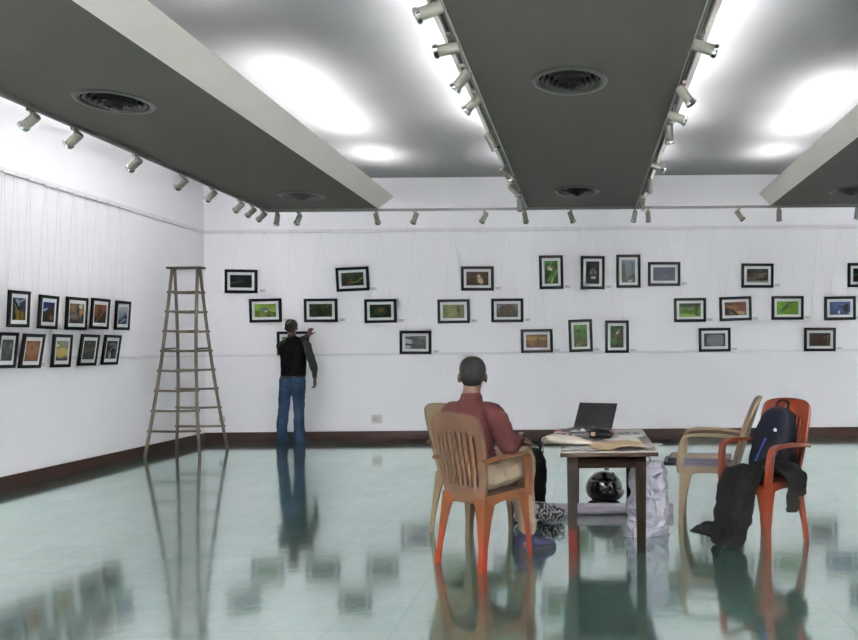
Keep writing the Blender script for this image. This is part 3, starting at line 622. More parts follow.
# ------------------------------------------------------------------ ladder
M_wood = mat('weathered_ladder_wood', (0.326, 0.302, 0.256), .75, var=.3, scale=9, bump=.3, bscale=30)
M_wood2 = mat('weathered_ladder_rungs', (0.31, 0.279, 0.225), .75, var=.3, scale=9)
def ladder():
    base = Vector((-5.19, 9.36, 0))
    t = thing('step_ladder', 'tall grey wooden double step ladder in the left corner', 'ladder', base)
    TZ_ = 2.40
    def rail(sx, fy):
        # slightly bowed pole from foot to top
        xb, xt, yb, yt = sx*.345, sx*.165, fy*.35, fy*.03
        pts = []
        for k in range(9):
            s = k/8; bow = .03*math.sin(PI*s)*(-1)
            e = s**.9
            pts.append((xb+(xt-xb)*e+sx*bow*.9, yb+(yt-yb)*s, .0+TZ_*s))
        return pts
    R = {}
    for sx in (-1, 1):
        for fy in (-1, 1):
            R[sx, fy] = rail(sx, fy)
            MB().tube(R[sx, fy], [(.026 - .004*k/8, .019) for k in range(9)], 10, (0, 1, 0)).build('rail', M_wood, t, smooth=True, angle=1)
    def pt(sx, fy, z):
        P = R[sx, fy]; s = min(7.999, max(0, z/TZ_*8)); i = int(s); f = s-i
        return Vector(P[i])*(1-f)+Vector(P[i+1])*f
    for fy in (-1, 1):
        for k in range(8):
            z = .325+k*.253
            a, b = pt(-1, fy, z), pt(1, fy, z); d = (b-a).normalized()*.03
            m_ = (a+b)/2 + Vector((0, 0, -.006))
            MB().tube([a-d, a, m_, b, b+d], .0155, 10).build('rung', M_wood2, t, smooth=True)
    for sx in (-1, 1):
        a, b = pt(sx, -1, 1.36), pt(sx, 1, 1.37)
        MB().tube([a-Vector((0, .02, 0)), b+Vector((0, .02, 0))], .012, 8).build('spreader_bar', M_wood2, t, smooth=True)
    MB().box((0, 0, TZ_+.012), (.45, .13, .026)).build('top_board', mat('ladder_top_dark', (0.194, 0.178, 0.155), .7, var=.3), t, bevel=.004)
ladder()

# ------------------------------------------------------------------ plastic armchairs
def chair(label, loc, rot, cols, group, sx=1., sy=1., lean=.11, top=.925, emblem=False):
    t = thing('plastic_armchair', label, 'chair', loc, rot, group)
    mseat, mback, mleg, marm = cols
    SZ_ = .435
    def S(x, y, z): return Vector((x*sx, y*sy, z))
    # legs: tapered angle sections
    def leg(cx, cy, fx, fy, gx, gy, a, b):
        """(cx,cy) top corner, (fx,fy) foot corner, gx/gy outward signs"""
        mb = MB(); rings = []
        for s in (0, .03, .12, .35, .7, 1):
            z = SZ_-.012-(SZ_-.012)*s
            x = cx+(fx-cx)*s; y = cy+(fy-cy)*s
            flare = (1-s)**2.2
            aa = a*(.62-.14*s)+.055*flare; bb = b*(.62-.14*s)+.06*flare; th = .011
            if s == 1: aa += .006; bb += .006
            q = [(0, 0), (-aa, 0), (-aa, -th), (-th*1.6, -th*1.6), (-th, -bb), (0, -bb)]
            rings.append([S(x+gx*px, y+gy*py, z) for px, py in q])
        mb.loft(rings); return mb.build('leg', mleg, t, bevel=.003)
    leg(.195, .20, .215, .215, 1, 1, .055, .06); leg(-.195, .20, -.215, .215, -1, 1, .055, .06)
    leg(.18, -.175, .20, -.225, 1, -1, .075, .07); leg(-.18, -.175, -.20, -.225, -1, -1, .075, .07)
    # seat pan with aprons
    mb = MB()
    def top_z(u, v): return SZ_ - .014*math.sin(PI*u)*math.sin(PI*min(1, v*1.05)) - .03*max(0, (v-.88)/.12)**2
    def sp(u, v):
        hw = .178+.02*v
        return S((u-.5)*2*hw, -.175+.385*v, top_z(u, v))
    n = 12
    tv = [sp(i/n, j/n) for j in range(n+1) for i in range(n+1)]; bv = [p+Vector((0, 0, -.012)) for p in tv]
    N2 = (n+1)**2; fs = []
    for j in range(n):
        for i in range(n):
            a = j*(n+1)+i; fs.append((a, a+1, a+n+2, a+n+1)); fs.append((N2+a+n+1, N2+a+n+2, N2+a+1, N2+a))
    rim = [i for i in range(n+1)]+[(j*(n+1)+n) for j in range(1, n+1)]+[n*(n+1)+i for i in range(n-1, -1, -1)]+[j*(n+1) for j in range(n-1, 0, -1)]
    for k in range(len(rim)):
        a, b = rim[k], rim[(k+1) % len(rim)]; fs.append((a, N2+a, N2+b, b))
    mb.add(tv+bv, fs)
    def apron(p0, p1, inward):
        p0, p1 = Vector(p0), Vector(p1); rr = []
        for k in range(13):
            s = k/12; e = abs(2*s-1)
            p = p0.lerp(p1, s); lo = .042+.075*e**3.2
            iw = Vector(inward)*.01
            rr.append([p+Vector((0, 0, .0)), p+Vector((0, 0, -lo)), p+iw+Vector((0, 0, -lo)), p+iw])
        mb.loft(rr)
    zt = SZ_-.008
    apron(S(.18, -.175, zt), S(.198, .205, zt), (-1, 0, 0)); apron(S(-.18, -.175, zt), S(-.198, .205, zt), (1, 0, 0))
    apron(S(-.196, .205, zt-.02), S(.196, .205, zt-.02), (0, -1, 0)); apron(S(-.18, -.175, zt), S(.18, -.175, zt), (0, 1, 0))
    mb.build('seat', mseat, t, smooth=True, angle=.7)
    # backrest shell with slits
    z0, Hh = SZ_-.05, top-SZ_+.05
    def hw(s): return .155+.047*math.sin(min(1, s/.75)*PI/2) - (.012*((s-.8)/.2)**2 if s > .8 else 0)
    def bp(u, v):
        tt = u*2-1; crown = 1-.035*tt*tt-.035*abs(tt)**8
        vv = v*(crown if v > .86 else 1) if False else v*(1-(1-crown)*min(1, max(0, (v-.6)/.4)))
        return S(tt*hw(v), -.178-lean*v**1.15+.035*tt*tt, z0+Hh*vv)
    nu, nv = 30, 26
    slit = set(range(4, 26, 3))
    mb = MB().grid(bp, nu, nv, skip=lambda i, j: i in slit and 5 <= j < 21-(1 if abs(i-14.5) > 8 else 0))
    bk = mb.build('backrest', mback, t, smooth=True, solid=.013)
    edge = [bp(0, v/20) for v in range(2, 21)]+[bp(u/24, 1) for u in range(1, 24)]+[bp(1, v/20) for v in range(20, 1, -1)]
    MB().tube(edge, (.0115), 8).build('back_rim', mback, t, smooth=True)
    # arms with their front posts
    for g in (-1, 1):
        path = [(.203, .195, .385), (.205, .198, .44), (.213, .188, .56), (.218, .176, .63), (.222, .150, .66), (.226, .08, .669), (.226, -.04, .668), (.22, -.13, .658), (.205, -.215, .645)]
        q = spline(path, 4); rings = []
        for i, p in enumerate(q):
            p = Vector(p); a = Vector(q[max(0, i-1)]); b = Vector(q[min(len(q)-1, i+1)])
            tn = (b-a).normalized(); wd = Vector((1, 0, 0)); nn = tn.cross(wd).normalized()
            post = max(0, min(1, (.65-p.z)/.1)) if p.y > .1 else 0
            hw_ = .026*(1-post)+.017*post; th = .011*(1-post)+.024*post
            if p.y < -.1: hw_ = .022
            rings.append([S(g*(p+wd*a_*hw_+nn*b_*th).x, (p+wd*a_*hw_+nn*b_*th).y, (p+wd*a_*hw_+nn*b_*th).z) for a_, b_ in ((-1, -1), (1, -1), (1, 1), (-1, 1))])
        MB().loft(rings).build('armrest', marm, t, smooth=True, bevel=.005, angle=.6)
    if emblem:
        mb = MB()
        def pt(u, v, lift=.011): 
            p = bp(u, v); return p+Vector((0, lift, .0))
        c = pt(.5, .90); R = Matrix.Rotation(-PI/2-.2, 3, 'X')
        for k in range(6):
            a = 2*PI*k/6; mb.ell(c+Vector((math.cos(a)*.014, 0, math.sin(a)*.014)), (.013, .003, .013), seg=10, rows=6)
        mb.ell(c, (.012, .005, .012), seg=10, rows=6)
        for k in range(7):
            p = pt(.33+.34*k/6, .825); mb.box(p, (.012, .003, .016+.004*(k % 2)))
        tag(mb.build('emblem', mat('emblem_cream', (0.605, 0.527, 0.372), .5), bk), 'cream flower emblem and row of raised marks')
    return t
M_brn = mat('orange_plastic_lit_dim', (0.251, 0.163, 0.097), .42, var=.12, scale=8, coat=.05, spec=.3)  # same orange plastic as the legs; dimmer lighting is put into the brown
M_brn_arm = mat('orange_plastic_lit_mid', (0.299, 0.172, 0.092), .4, var=.1, scale=8, coat=.06, spec=.3)  # same plastic again, its lighting put into a middle tone
M_brn_leg = two_tone('chair_leg_exposure_ramp', (.36, .105, .035), (.29, .16, .088), .10, .26)  # ramp paints a change of exposure into one orange plastic
M_org = mat('orange_chair_plastic', (0.306, 0.104, 0.038), .4, var=.12, scale=8, coat=.08, spec=.3)
M_bei = mat('beige_chair_plastic', (0.368, 0.313, 0.23), .45, var=.08, scale=8, coat=.05, spec=.3)
rot_of = lambda deg: math.radians(deg)-PI/2     # local +y is where the chair faces
CH = Vector((-.651, 4.51, 0)); CHR = rot_of(55)
chair('brown-orange plastic armchair with slit back that the seated man uses', CH, CHR, (M_brn_arm, M_brn, M_brn_leg, M_brn_arm), 'plastic armchairs', 1.0, 1.0, .10, .925)
chair('beige plastic armchair half hidden behind the seated man', (-.85, 5.25, 0), rot_of(55), (M_bei,)*4, 'plastic armchairs', 1., 1., .11, .93)
BC = Vector((.945, 5.47, 0)); BCR = rot_of(169)
chair('beige plastic armchair right of the table with boards on its seat', BC, BCR, (M_bei,)*4, 'plastic armchairs', .93, 1.13, .15, .935)
OC = Vector((1.195, 4.86, 0)); OCR = rot_of(216)
chair('orange plastic armchair holding the navy backpack and black jacket', OC, OCR, (M_org,)*4, 'plastic armchairs', .97, 1.0, .10, .945, True)

# ------------------------------------------------------------------ table
M_tab = mat('brown_table_wood', (0.06, 0.04, 0.026), .8, spec=.03, var=.25, scale=6); M_tabtop = mat('table_top_grey_laminate', (.55, .53, .50), .35, var=.06)
M_tabedge = mat('table_edge_brown', (0.136, 0.085, 0.055), .6, spec=.15, var=.2)
TX0, TX1, TY0, TY1, TZT = -.17, .455, 4.57, 5.86, .652
def table():
    t = thing('desk_table', 'small brown wooden table with grey top covered with papers', 'table', ((TX0+TX1)/2, (TY0+TY1)/2, 0))
    cx, cy = (TX0+TX1)/2, (TY0+TY1)/2; w, d = TX1-TX0, TY1-TY0
    MB().box((0, 0, TZT-.004), (w-.006, d-.006, .008)).build('table_top', M_tabtop, t)
    MB().box((0, 0, TZT-.019), (w, d, .026)).build('table_edge', M_tabedge, t, bevel=.003)
    lx0, lx1, ly0, ly1 = -.095-cx, .346-cx, 4.64-cy, 5.79-cy
    def leg(x, y, m):
        mb = MB(); rr = []
        for z, h in ((0, .027), (.3, .031), (TZT-.032, .034)): rr.append([Vector((x+a*h, y+b*h, z)) for a, b in ((-1, -1), (1, -1), (1, 1), (-1, 1))])
        return mb.loft(rr).build('leg', m, t, bevel=.004)
    tag(leg(lx0, ly0, two_tone('table_leg_exposure_step', (.22, .055, .022), (.06, .04, .026), .145, .165, .5)), 'brown leg, an exposure step painted as its red-orange lower end')  # red lower end is a jump in exposure put into the colour
    leg(lx1, ly0, M_tab); leg(lx0, ly1, M_tab); leg(lx1, ly1, M_tab)
    za = TZT-.032-.04
    MB().box(((lx0+lx1)/2, ly0, za), (lx1-lx0-.06, .022, .08)).box(((lx0+lx1)/2, ly1, za), (lx1-lx0-.06, .022, .08)).box((lx0, (ly0+ly1)/2, za), (.022, ly1-ly0-.06, .08)).box((lx1, (ly0+ly1)/2, za), (.022, ly1-ly0-.06, .08)).build('apron', M_tab, t)
    MB().box(((lx0+lx1)/2, ly0-.012, za-.045), (.03, .02, .02)).build('latch', mat('table_latch', (0.232, 0.171, 0.132), .5), t, bevel=.003)
table()
TT = TZT+.0005
def on_table(x, y, z=TT):
    u, w = unroll(x, y); Y = (H-z)*F/w
    return Vector((u*Y/F, Y, z))
# laptop
M_lap = mat('laptop_dark_grey', (0.101, 0.101, 0.109), .5, spec=.2, var=.08); M_scr = mat('laptop_screen_off', (0.093, 0.093, 0.097), .35, spec=.2, var=.05); M_key = mat('laptop_keys', (0.039, 0.039, 0.039), .5)
def laptop():
    hp = Vector((.045, 5.70, TT+.0155))
    t = thing('laptop', 'open dark grey laptop standing at the far end of the table', 'laptop', hp, math.radians(-24))
    MB().box((0, -.11, .01), (.33, .225, .016)).build('base', M_lap, t, bevel=.004)
    mb = MB()
    for r in range(5):
        for c in range(13): mb.box((-.138+c*.023, -.05-r*.021, .0195), (.019, .017, .004))
    mb.build('keyboard', M_key, t)
    MB().box((0, -.18, .0185), (.09, .05, .0015)).build('touchpad', mat('touchpad_grey', (0.155, 0.155, 0.163), .4), t)
    R = Matrix.Rotation(math.radians(-33), 3, 'X')
    lid = MB().box(Vector((0, 0, .018))+R @ Vector((0, .004, .112)), (.33, .009, .222), R).build('lid', M_lap, t, bevel=.003)
    MB().box(Vector((0, 0, .018))+R @ Vector((0, -.0012, .115)), (.305, .002, .185), R).build('screen', M_scr, lid)
    MB().ell(Vector((0, 0, .018))+R @ Vector((0, -.002, .012)), (.006, .002, .006), R, 12, 6).build('badge', M_chrome, lid)
    MB().tube([(-.12, 0, .018), (.12, 0, .018)], .007, 10).build('hinge', M_lap, t, smooth=True)
laptop()
def sheet(name, label, cat, center, size, rot, material, wav=.004, thick=.0015, seed=0, group=None, lift=.0, edge=None, nx=18, ny=14, base=0.003):
    """thin crumpled sheet with true thickness"""
    w, d = size
    def fn(u, v):
        x, y = (u-.5)*w, (v-.5)*d
        z = base+lift+wav*(1+mnoise.fractal(Vector((x*9+seed*5, y*9+seed, seed)), 1., 2., 3))
        if edge: x, y, z = edge(x, y, z)
        return Vector((x, y, z))
    o = MB().grid(fn, nx, ny).build(name, material, smooth=True, solid=thick)
    o.location = center; o.rotation_euler = (0, 0, rot)
    return tag(o, label, cat, group)
M_paper = mat('white_paper', (.72, .72, .71), .8, var=.05); M_tan = mat('tan_wrapping_paper', (.62, .54, .42), .75, var=.12, scale=8)
M_cream_cloth = mat('cream_cloth', (.70, .68, .63), .85, var=.06); M_blk = mat('black_cloth', (0.046, 0.046, 0.05), .8, spec=.1, var=.3); M_dgrey = mat('dark_grey_case', (0.132, 0.132, 0.139), .5, var=.2)
M_red = mat('dark_red_cover', (0.388, 0.062, 0.085), .5, var=.1)
# tan paper drooping over the front edge
p = on_table(618, 443)
def tan_edge(x, y, z):
    if y < -.13: z -= max(0, (-.13-y))*.05
    return x, y+.02*math.sin(x*22), z+.012*math.exp(-((x-.05)/.07)**2)
sheet('brown_paper', 'large crumpled sheet of tan paper at the front of the table', 'paper', (.195, 4.76, TT+.008), (.36, .30), .07, M_tan, .008, .003, 3, edge=tan_edge)
sheet('paper_sheet', 'white paper sheet under the tan paper, sticking out at the right', 'paper', (.372, 4.84, TT), (.2, .24), -.5, M_paper, .0015, .001, 4)
sheet('paper_sheet', 'white paper sheet lying behind the tan paper', 'paper', (.25, 5.12, TT), (.24, .3), .12, M_paper, .003, .001, 5)
def magazine(label, c, rot, size, col, group=None, n=3):
    t = thing('magazine', label, 'magazine', c, rot)
    w, d = size
    MB().box((0, 0, .006), (w-.004, d-.004, .009)).build('pages', M_paper, t)
    MB().box((0, 0, .0115), (w, d, .0016)).box((0, 0, .0009), (w, d, .0016)).build('cover', col, t)
    mb = MB()
    for k in range(n): mb.box((-.3*w+.3*w*k, .1*d*(k % 2), .0126), (.22*w, .35*d, .0008))
    mb.build('cover_picture', mat('magazine_grey_print', (0.232, 0.24, 0.264), .5, var=.5, scale=30), t)
    return t
magazine('grey printed magazine lying right of the laptop', (.315, 5.48, TT), .15, (.2, .26), mat('magazine_cover', (0.512, 0.512, 0.527), .4))
# cream cloth bundle hanging over the left side, with a loose strap
def bundle():
    t = thing('cloth_bag', 'soft cream cloth bag lying on the left side of the table with a strap hanging', 'bag', (-.135, 4.95, TT))
    mb = MB()
    limb(mb, [(-.15, .0, .030, .04, .026), (-.09, .0, .038, .09, .032), (0, .0, .032, .12, .028), (.09, -.03, .022, .11, .018), (.16, -.05, .016, .07, .012)], (0, 1, 0))
    mb = remesh(mb, .008, 4, lambda p, n: .006*mnoise.fractal(p*22, 1., 2., 3) if p.z > .012 else 0)
    mb.v = [Vector((p.x, p.y, max(p.z, .002) if p.x > -.05 else p.z)) for p in mb.v]
    mb.build('bag_body', M_cream_cloth, t, smooth=True)
    MB().tube([(-.12, -.03, .05), (-.16, -.06, .045), (-.165, -.07, .0), (-.16, -.075, -.045)], (.004), 6).build('strap', M_dgrey, t, smooth=True)
bundle()
sheet('newspaper', 'folded grey newspaper lying along the front left edge of the table', 'newspaper', (-.055, 4.68, TT), (.20, .13), -.06, mat('newsprint', (.55, .55, .56), .8, var=.25, scale=40), .004, .008, 7, base=.005)
def rbox(name, label, cat, c, size, rot, m, bev=.01):
    o = MB().box((0, 0, size[2]/2), size).build(name, m, bevel=bev, smooth=False); o.location = c; o.rotation_euler = (0, 0, rot)
    return tag(o, label, cat)
def pouch():
    t = thing('camera_case', 'dark grey zipped case lying on the cream bag side of the table', 'case', (-.055, 5.16, TT), .12)
    MB().box((0, 0, .03), (.14, .12, .058)).build('case_body', M_dgrey, t, bevel=.014)
    MB().tube([(-.068, -.058, .036), (.068, -.058, .036)], .003, 6).build('zip', M_chrome, t)
pouch()
def pouch2():
    t = thing('black_pouch', 'small black pouch with tan patch lying in front of the laptop', 'pouch', (.095, 5.24, TT), -.1)
    mb = MB(); limb(mb, [(-.06, 0, .033, .04, .03), (0, 0, .036, .055, .034), (.06, .01, .03, .045, .028)], (0, 1, 0))
    remesh(mb, .006, 3, lambda p, n: .004*mnoise.fractal(p*30, 1., 2., 3)).build('pouch_body', M_blk, t, smooth=True)
    MB().box((-.045, -.046, .04), (.03, .012, .03)).build('patch', M_tan, t, bevel=.003)
pouch2()
def tissue():
    mb = MB(); mb.ell((0, 0, .022), (.07, .05, .02)).ell((.04, .02, .03), (.03, .03, .02))
    o = remesh(mb, .006, 2, lambda p, n: .012*mnoise.fractal(p*28, 1., 2., 3) if p.z > .012 else 0).build('crumpled_tissue', M_paper, smooth=True)
    o.location = (-.07, 5.42, TT); tag(o, 'crumpled white tissue lying left of the laptop hinge', 'tissue')
tissue()
def notebook(label, c, rot, size):
    t = thing('notebook', label, 'notebook', c, rot); w, d = size
    MB().box((0, 0, .008), (w-.006, d-.006, .012)).build('pages', M_paper, t)
    MB().box((0, 0, .0155), (w, d, .003)).box((0, 0, .0016), (w, d, .003)).box((-w/2, 0, .0085), (.003, d, .017)).build('cover', M_red, t)
notebook('thin dark red notebook lying under the laptop, its edge showing at the left', (-.105, 5.665, TT), -.25, (.26, .20))
def redcloth():
    mb = MB(); mb.ell((0, 0, .02), (.045, .035, .018))
    o = remesh(mb, .005, 2, lambda p, n: .008*mnoise.fractal(p*35, 1., 2., 3) if p.z > .01 else 0).build('red_cloth', M_red, smooth=True)
    o.location = (.165, 5.40, TT); tag(o, 'small crumpled dark red cloth right of the black pouch', 'cloth')
redcloth()

# ------------------------------------------------------------------ things on the floor
# paper roll
def roll():
    a, b = on_floor(546, 512.5), on_floor(673, 514); a.y = 5.72; b.y = 5.66
    c = (a+b)/2; d = b-a; L = d.length; r = .044
    t = thing('paper_roll', 'long rolled white paper lying on the floor under the table', 'paper roll', (c.x, c.y, 0), math.atan2(d.y, d.x))
    rings = []; n = 60
    prof = []
    for k in range(n): 
        th = 2*PI*3*k/n; rr = r*(1-.35*k/n); prof.append((rr*math.cos(th-PI/2), r+rr*math.sin(th-PI/2)))
    mb = MB()
    for i in range(n-1):
        (y0, z0), (y1, z1) = prof[i], prof[i+1]
        mb.add([(-L/2, y0, z0), (L/2, y0, z0), (L/2, y1, z1), (-L/2, y1, z1)], [(0, 1, 2, 3)])
    mb.build('rolled_sheet', mat('roll_white_paper', (.72, .69, .74), .6, var=.04), t, smooth=True, solid=.002)
roll()
# helmet
def helmet():
    t = thing('motorcycle_helmet', 'glossy black motorcycle helmet on the floor behind the paper roll', 'helmet', (.14, 6.02, 0), math.radians(-112))
    M_h = mat('helmet_gloss_black', (0.043, 0.045, 0.046), .2, var=.3, coat=.5); M_v = mat('helmet_visor', (0.016, 0.016, 0.017), .04, coat=1.)
    cz = .145
    def shell(th, ph, k=1.):
        d = Vector((math.cos(ph)*math.sin(th), math.cos(ph)*math.cos(th), math.sin(ph)))
        rx, ry, rz = .122, .150, .135
        p = Vector((d.x*rx, d.y*ry, d.z*rz))*k
        if p.z < -.05: p.z = -.05+(p.z+.05)*.75; 
        if d.y > .3 and d.z < -.1: p.y += .02
        return p+Vector((0, 0, cz))
    def is_open(th, ph): return abs(th) < 1.0 and -.35 < ph < .42
    nth, nph = 48, 28
    mb = MB()
    mb.grid(lambda u, v: shell((u-.5)*2*PI, -1.15+(PI/2+1.15)*v), nth, nph, skip=lambda i, j: is_open(((i+.5)/nth-.5)*2*PI, -1.15+(PI/2+1.15)*(j+.5)/nph))
    s = mb.build('shell', M_h, t, smooth=True, solid=.012, weld=True)
    MB().grid(lambda u, v: shell((u-.5)*2.3, -.42+.95*v, 1.035), 20, 12).build('visor', M_v, t, smooth=True, solid=.004)
    for g in (-1, 1):
        MB().ell(shell(g*1.25, .05, 1.03), (.012, .024, .024)).build('visor_pivot', mat('helmet_grey', (0.171, 0.171, 0.178), .35), t, smooth=True)
    MB().lathe([(.085, .004), (.112, .004), (.116, .02), (.105, .03), (.085, .02)], Matrix.Diagonal((1, 1.2, 1, 1)), 32, caps=False).build('neck_roll', M_blk, t, smooth=True)
    MB().lathe([(.001, .06), (.09, .05), (.10, .12), (.001, .2)], Matrix.Diagonal((1, 1.15, 1, 1)), 24).build('padding', M_blk, t, smooth=True)
    for g in (-1, 0, 1):
        MB().box(shell(g*.35, .95, 1.01), (.03, .05, .01), Matrix.Rotation(-.9, 3, 'X')).build('air_vent', mat('helmet_grey', (0.171, 0.171, 0.178), .35), s, bevel=.004)
    mb = MB(); mb.tube([shell(a, .55, 1.01) for a in np.linspace(1.15, 2.4, 12)], .006, 6).build('decal_line', mat('helmet_silver_line', (0.388, 0.388, 0.403), .3), s)
helmet()
# white plastic bag
def white_bag():
    c = Vector((.415, 5.06, 0))
    t = thing('plastic_bag', 'tall crumpled translucent white plastic bag standing by the right table leg', 'bag', c, .05)
    m = mat('white_polythene', (.56, .55, .59), .3, var=.10, scale=9)
    nt = m.node_tree; b = nt.nodes['Principled BSDF']; tc = nt.nodes.new('ShaderNodeTexCoord')
    dn = nt.nodes.new('ShaderNodeTexNoise'); dn.inputs['Scale'].default_value = 5
    av = nt.nodes.new('ShaderNodeVectorMath'); av.operation = 'MULTIPLY_ADD'; av.inputs[1].default_value = (.25, .25, .25)
    nt.links.new(tc.outputs['Object'], dn.inputs['Vector']); nt.links.new(dn.outputs['Color'], av.inputs[0]); nt.links.new(tc.outputs['Object'], av.inputs[2])
    vo = nt.nodes.new('ShaderNodeTexVoronoi'); vo.feature = 'DISTANCE_TO_EDGE'; vo.inputs['Scale'].default_value = 11
    nt.links.new(av.outputs[0], vo.inputs['Vector'])
    bp = nt.nodes.new('ShaderNodeBump'); bp.inputs['Strength'].default_value = 1.; bp.inputs['Distance'].default_value = .05; bp.invert = True
    nt.links.new(vo.outputs['Distance'], bp.inputs['Height']); nt.links.new(bp.outputs['Normal'], b.inputs['Normal'])
    rings = []
    levels = [(0, .16, .08), (.02, .17, .09), (.12, .16, .10), (.25, .15, .095), (.36, .145, .085), (.45, .135, .07), (.50, .115, .05), (.515, .085, .03), (.52, .05, .018)]
    q = spline([(a, b, d, 0) for a, b, d in levels], 6)
    for z, a, b, _ in q:
        ring = []
        for k in range(72):
            x = 2*PI*k/72; e = .5
            cx, sy = math.copysign(abs(math.cos(x))**e, math.cos(x)), math.copysign(abs(math.sin(x))**.7, math.sin(x))
            p = Vector((a*cx, b*sy, max(.001, z)))
            g = Vector((p.x*7+2, p.y*7, p.z*5))
            rid = 1-abs(mnoise.noise(g))*2.2; rid2 = 1-abs(mnoise.noise(g*2.3+Vector((9, 4, 1))))*2
            k2 = 1-.16*(1-rid)-.07*(1-rid2) if z > .005 else 1
            ring.append(Vector((p.x*k2+.02*(z/.5)**2, p.y*k2, p.z)))
        rings.append(ring)
    MB().loft(rings).build('bag_body', m, t, smooth=True, angle=.35)
    MB().tube([(-.02, 0, .52), (-.03, .0, .545), (.0, .0, .555), (.03, 0, .54), (.03, 0, .515)], (.008), 8).build('knot', m, t, smooth=True)
white_bag()
# checked bag lying on floor
def streak_mat():
    m = bpy.data.materials.new('black_white_streaked_plastic'); m.use_nodes = True
    nt = m.node_tree; b = nt.nodes['Principled BSDF']; tc = nt.nodes.new('ShaderNodeTexCoord')
    w = nt.nodes.new('ShaderNodeTexWave'); w.inputs['Scale'].default_value = 5; w.inputs['Distortion'].default_value = 22; w.inputs['Detail'].default_value = 4; w.inputs['Detail Scale'].default_value = 2
    nt.links.new(tc.outputs['Object'], w.inputs['Vector'])
    r = nt.nodes.new('ShaderNodeValToRGB'); r.color_ramp.elements[0].position = .45; r.color_ramp.elements[1].position = .8
    r.color_ramp.elements[0].color = (.02, .02, .022, 1); r.color_ramp.elements[1].color = (.42, .42, .44, 1)
    nt.links.new(w.outputs['Fac'], r.inputs['Fac']); nt.links.new(r.outputs['Color'], b.inputs['Base Color']); b.inputs['Roughness'].default_value = .3
    return m
def streak_bag():
    t = thing('carry_bag', 'black and white streaked plastic bag slumped on the floor behind the blue shoes', 'bag', (-.345, 5.42, 0), .05)
    mb = MB(); limb(mb, [(-.15, .02, .07, .06, .06), (-.06, 0, .085, .09, .075), (.05, 0, .075, .09, .07), (.13, -.01, .05, .06, .045)], (0, 1, 0))
    mb = remesh(mb, .009, 3, lambda p, n: .016*mnoise.fractal(p*16, 1., 2., 3))
    mb.v = [Vector((p.x, p.y, max(.002, p.z))) for p in mb.v]
    mb.build('bag_body', streak_mat(), t, smooth=True)
    MB().tube([(.1, -.03, .085), (.13, -.05, .12), (.165, -.04, .10), (.165, -.02, .06)], .006, 8).build('handle', M_blk, t, smooth=True)
streak_bag()
# black bag standing behind
def black_bag():
    t = thing('shoulder_bag', 'tall black bag standing on the floor behind the seated man\'s knees', 'bag', (-.485, 5.86, 0), .1)
    mb = MB(); limb(mb, [(0, 0, .04, .15, .09), (0, 0, .2, .155, .095), (0.02, 0, .38, .14, .08), (.03, 0, .46, .10, .05)], (1, 0, 0))
    mb = remesh(mb, .01, 3, lambda p, n: .012*mnoise.fractal(p*9, 1., 2., 3))
    mb.v = [Vector((p.x, p.y, max(.002, p.z))) for p in mb.v]
    mb.build('bag_body', M_blk, t, smooth=True)
    MB().tube(spline([(-.06, -.02, .45), (-.05, -.03, .54), (.03, -.03, .565), (.1, -.02, .53), (.1, 0, .44)], 5), (.012), 8).build('strap', M_blk, t, smooth=True)
black_bag()
# dark cloth on floor under the beige chair
def floor_cloth():
    L_, T_, R_, B_ = Vector((.73, 5.15, 0)), Vector((.90, 5.43, 0)), Vector((1.06, 5.12, 0)), Vector((.85, 5.00, 0))
    c = (L_+T_+R_+B_)/4
    def fn(u, v):
        p = L_*(1-u)*(1-v)+B_*u*(1-v)+T_*(1-u)*v+R_*u*v
        e = 1-(2*u-1)**2*(2*v-1)**2
        return p-c+Vector((.012*mnoise.noise(p*14), .012*mnoise.noise(p*13+Vector((5, 0, 0))), .004+.022*max(0, mnoise.noise(p*9)+.25)*e))
    o = MB().grid(fn, 20, 20).build('dark_cloth', mat('charcoal_cloth', (0.093, 0.097, 0.109), .9, var=.15, spec=.1), smooth=True, solid=.003)
    o.location = c; tag(o, 'flat dark grey cloth lying on the floor under the beige chair', 'cloth')
floor_cloth()

# ------------------------------------------------------------------ boards on the beige chair
def board(label, c, rot, w, d, grp):
    t = thing('framed_board', label, 'framed board', c, rot, grp)
    M_be = mat('board_edge_navy', (0.046, 0.058, 0.155), .4, var=.1)
    mb = MB(); rings = []
    for sx, sy in ((-1, -1), (1, -1), (1, 1), (-1, 1)):
        rings.append([Vector((sx*(w/2-p), sy*(d/2-p), z)) for p, z in ((0, 0), (0, .026), (.014, .026), (.014, .0))])
    mb.loft(rings, closed=True).build('frame', M_be, t)
    MB().box((0, 0, .016), (w-.026, d-.026, .012)).build('backing_panel', mat('board_cream_panel', (.62, .55, .46), .8, var=.06), t)
bz = .437
seat_c = Vector((BC.x-.10, BC.y, 0))
board('navy edged framed board lying on the beige chair, lower of the two', (seat_c.x-.02, seat_c.y-.01, bz), math.radians(-10), .47, .30, 'framed boards stacked on the beige chair')
board('navy edged framed board with cream back on top of the stack', (seat_c.x+.015, seat_c.y, bz+.0265), math.radians(-12.5), .46, .30, 'framed boards stacked on the beige chair')

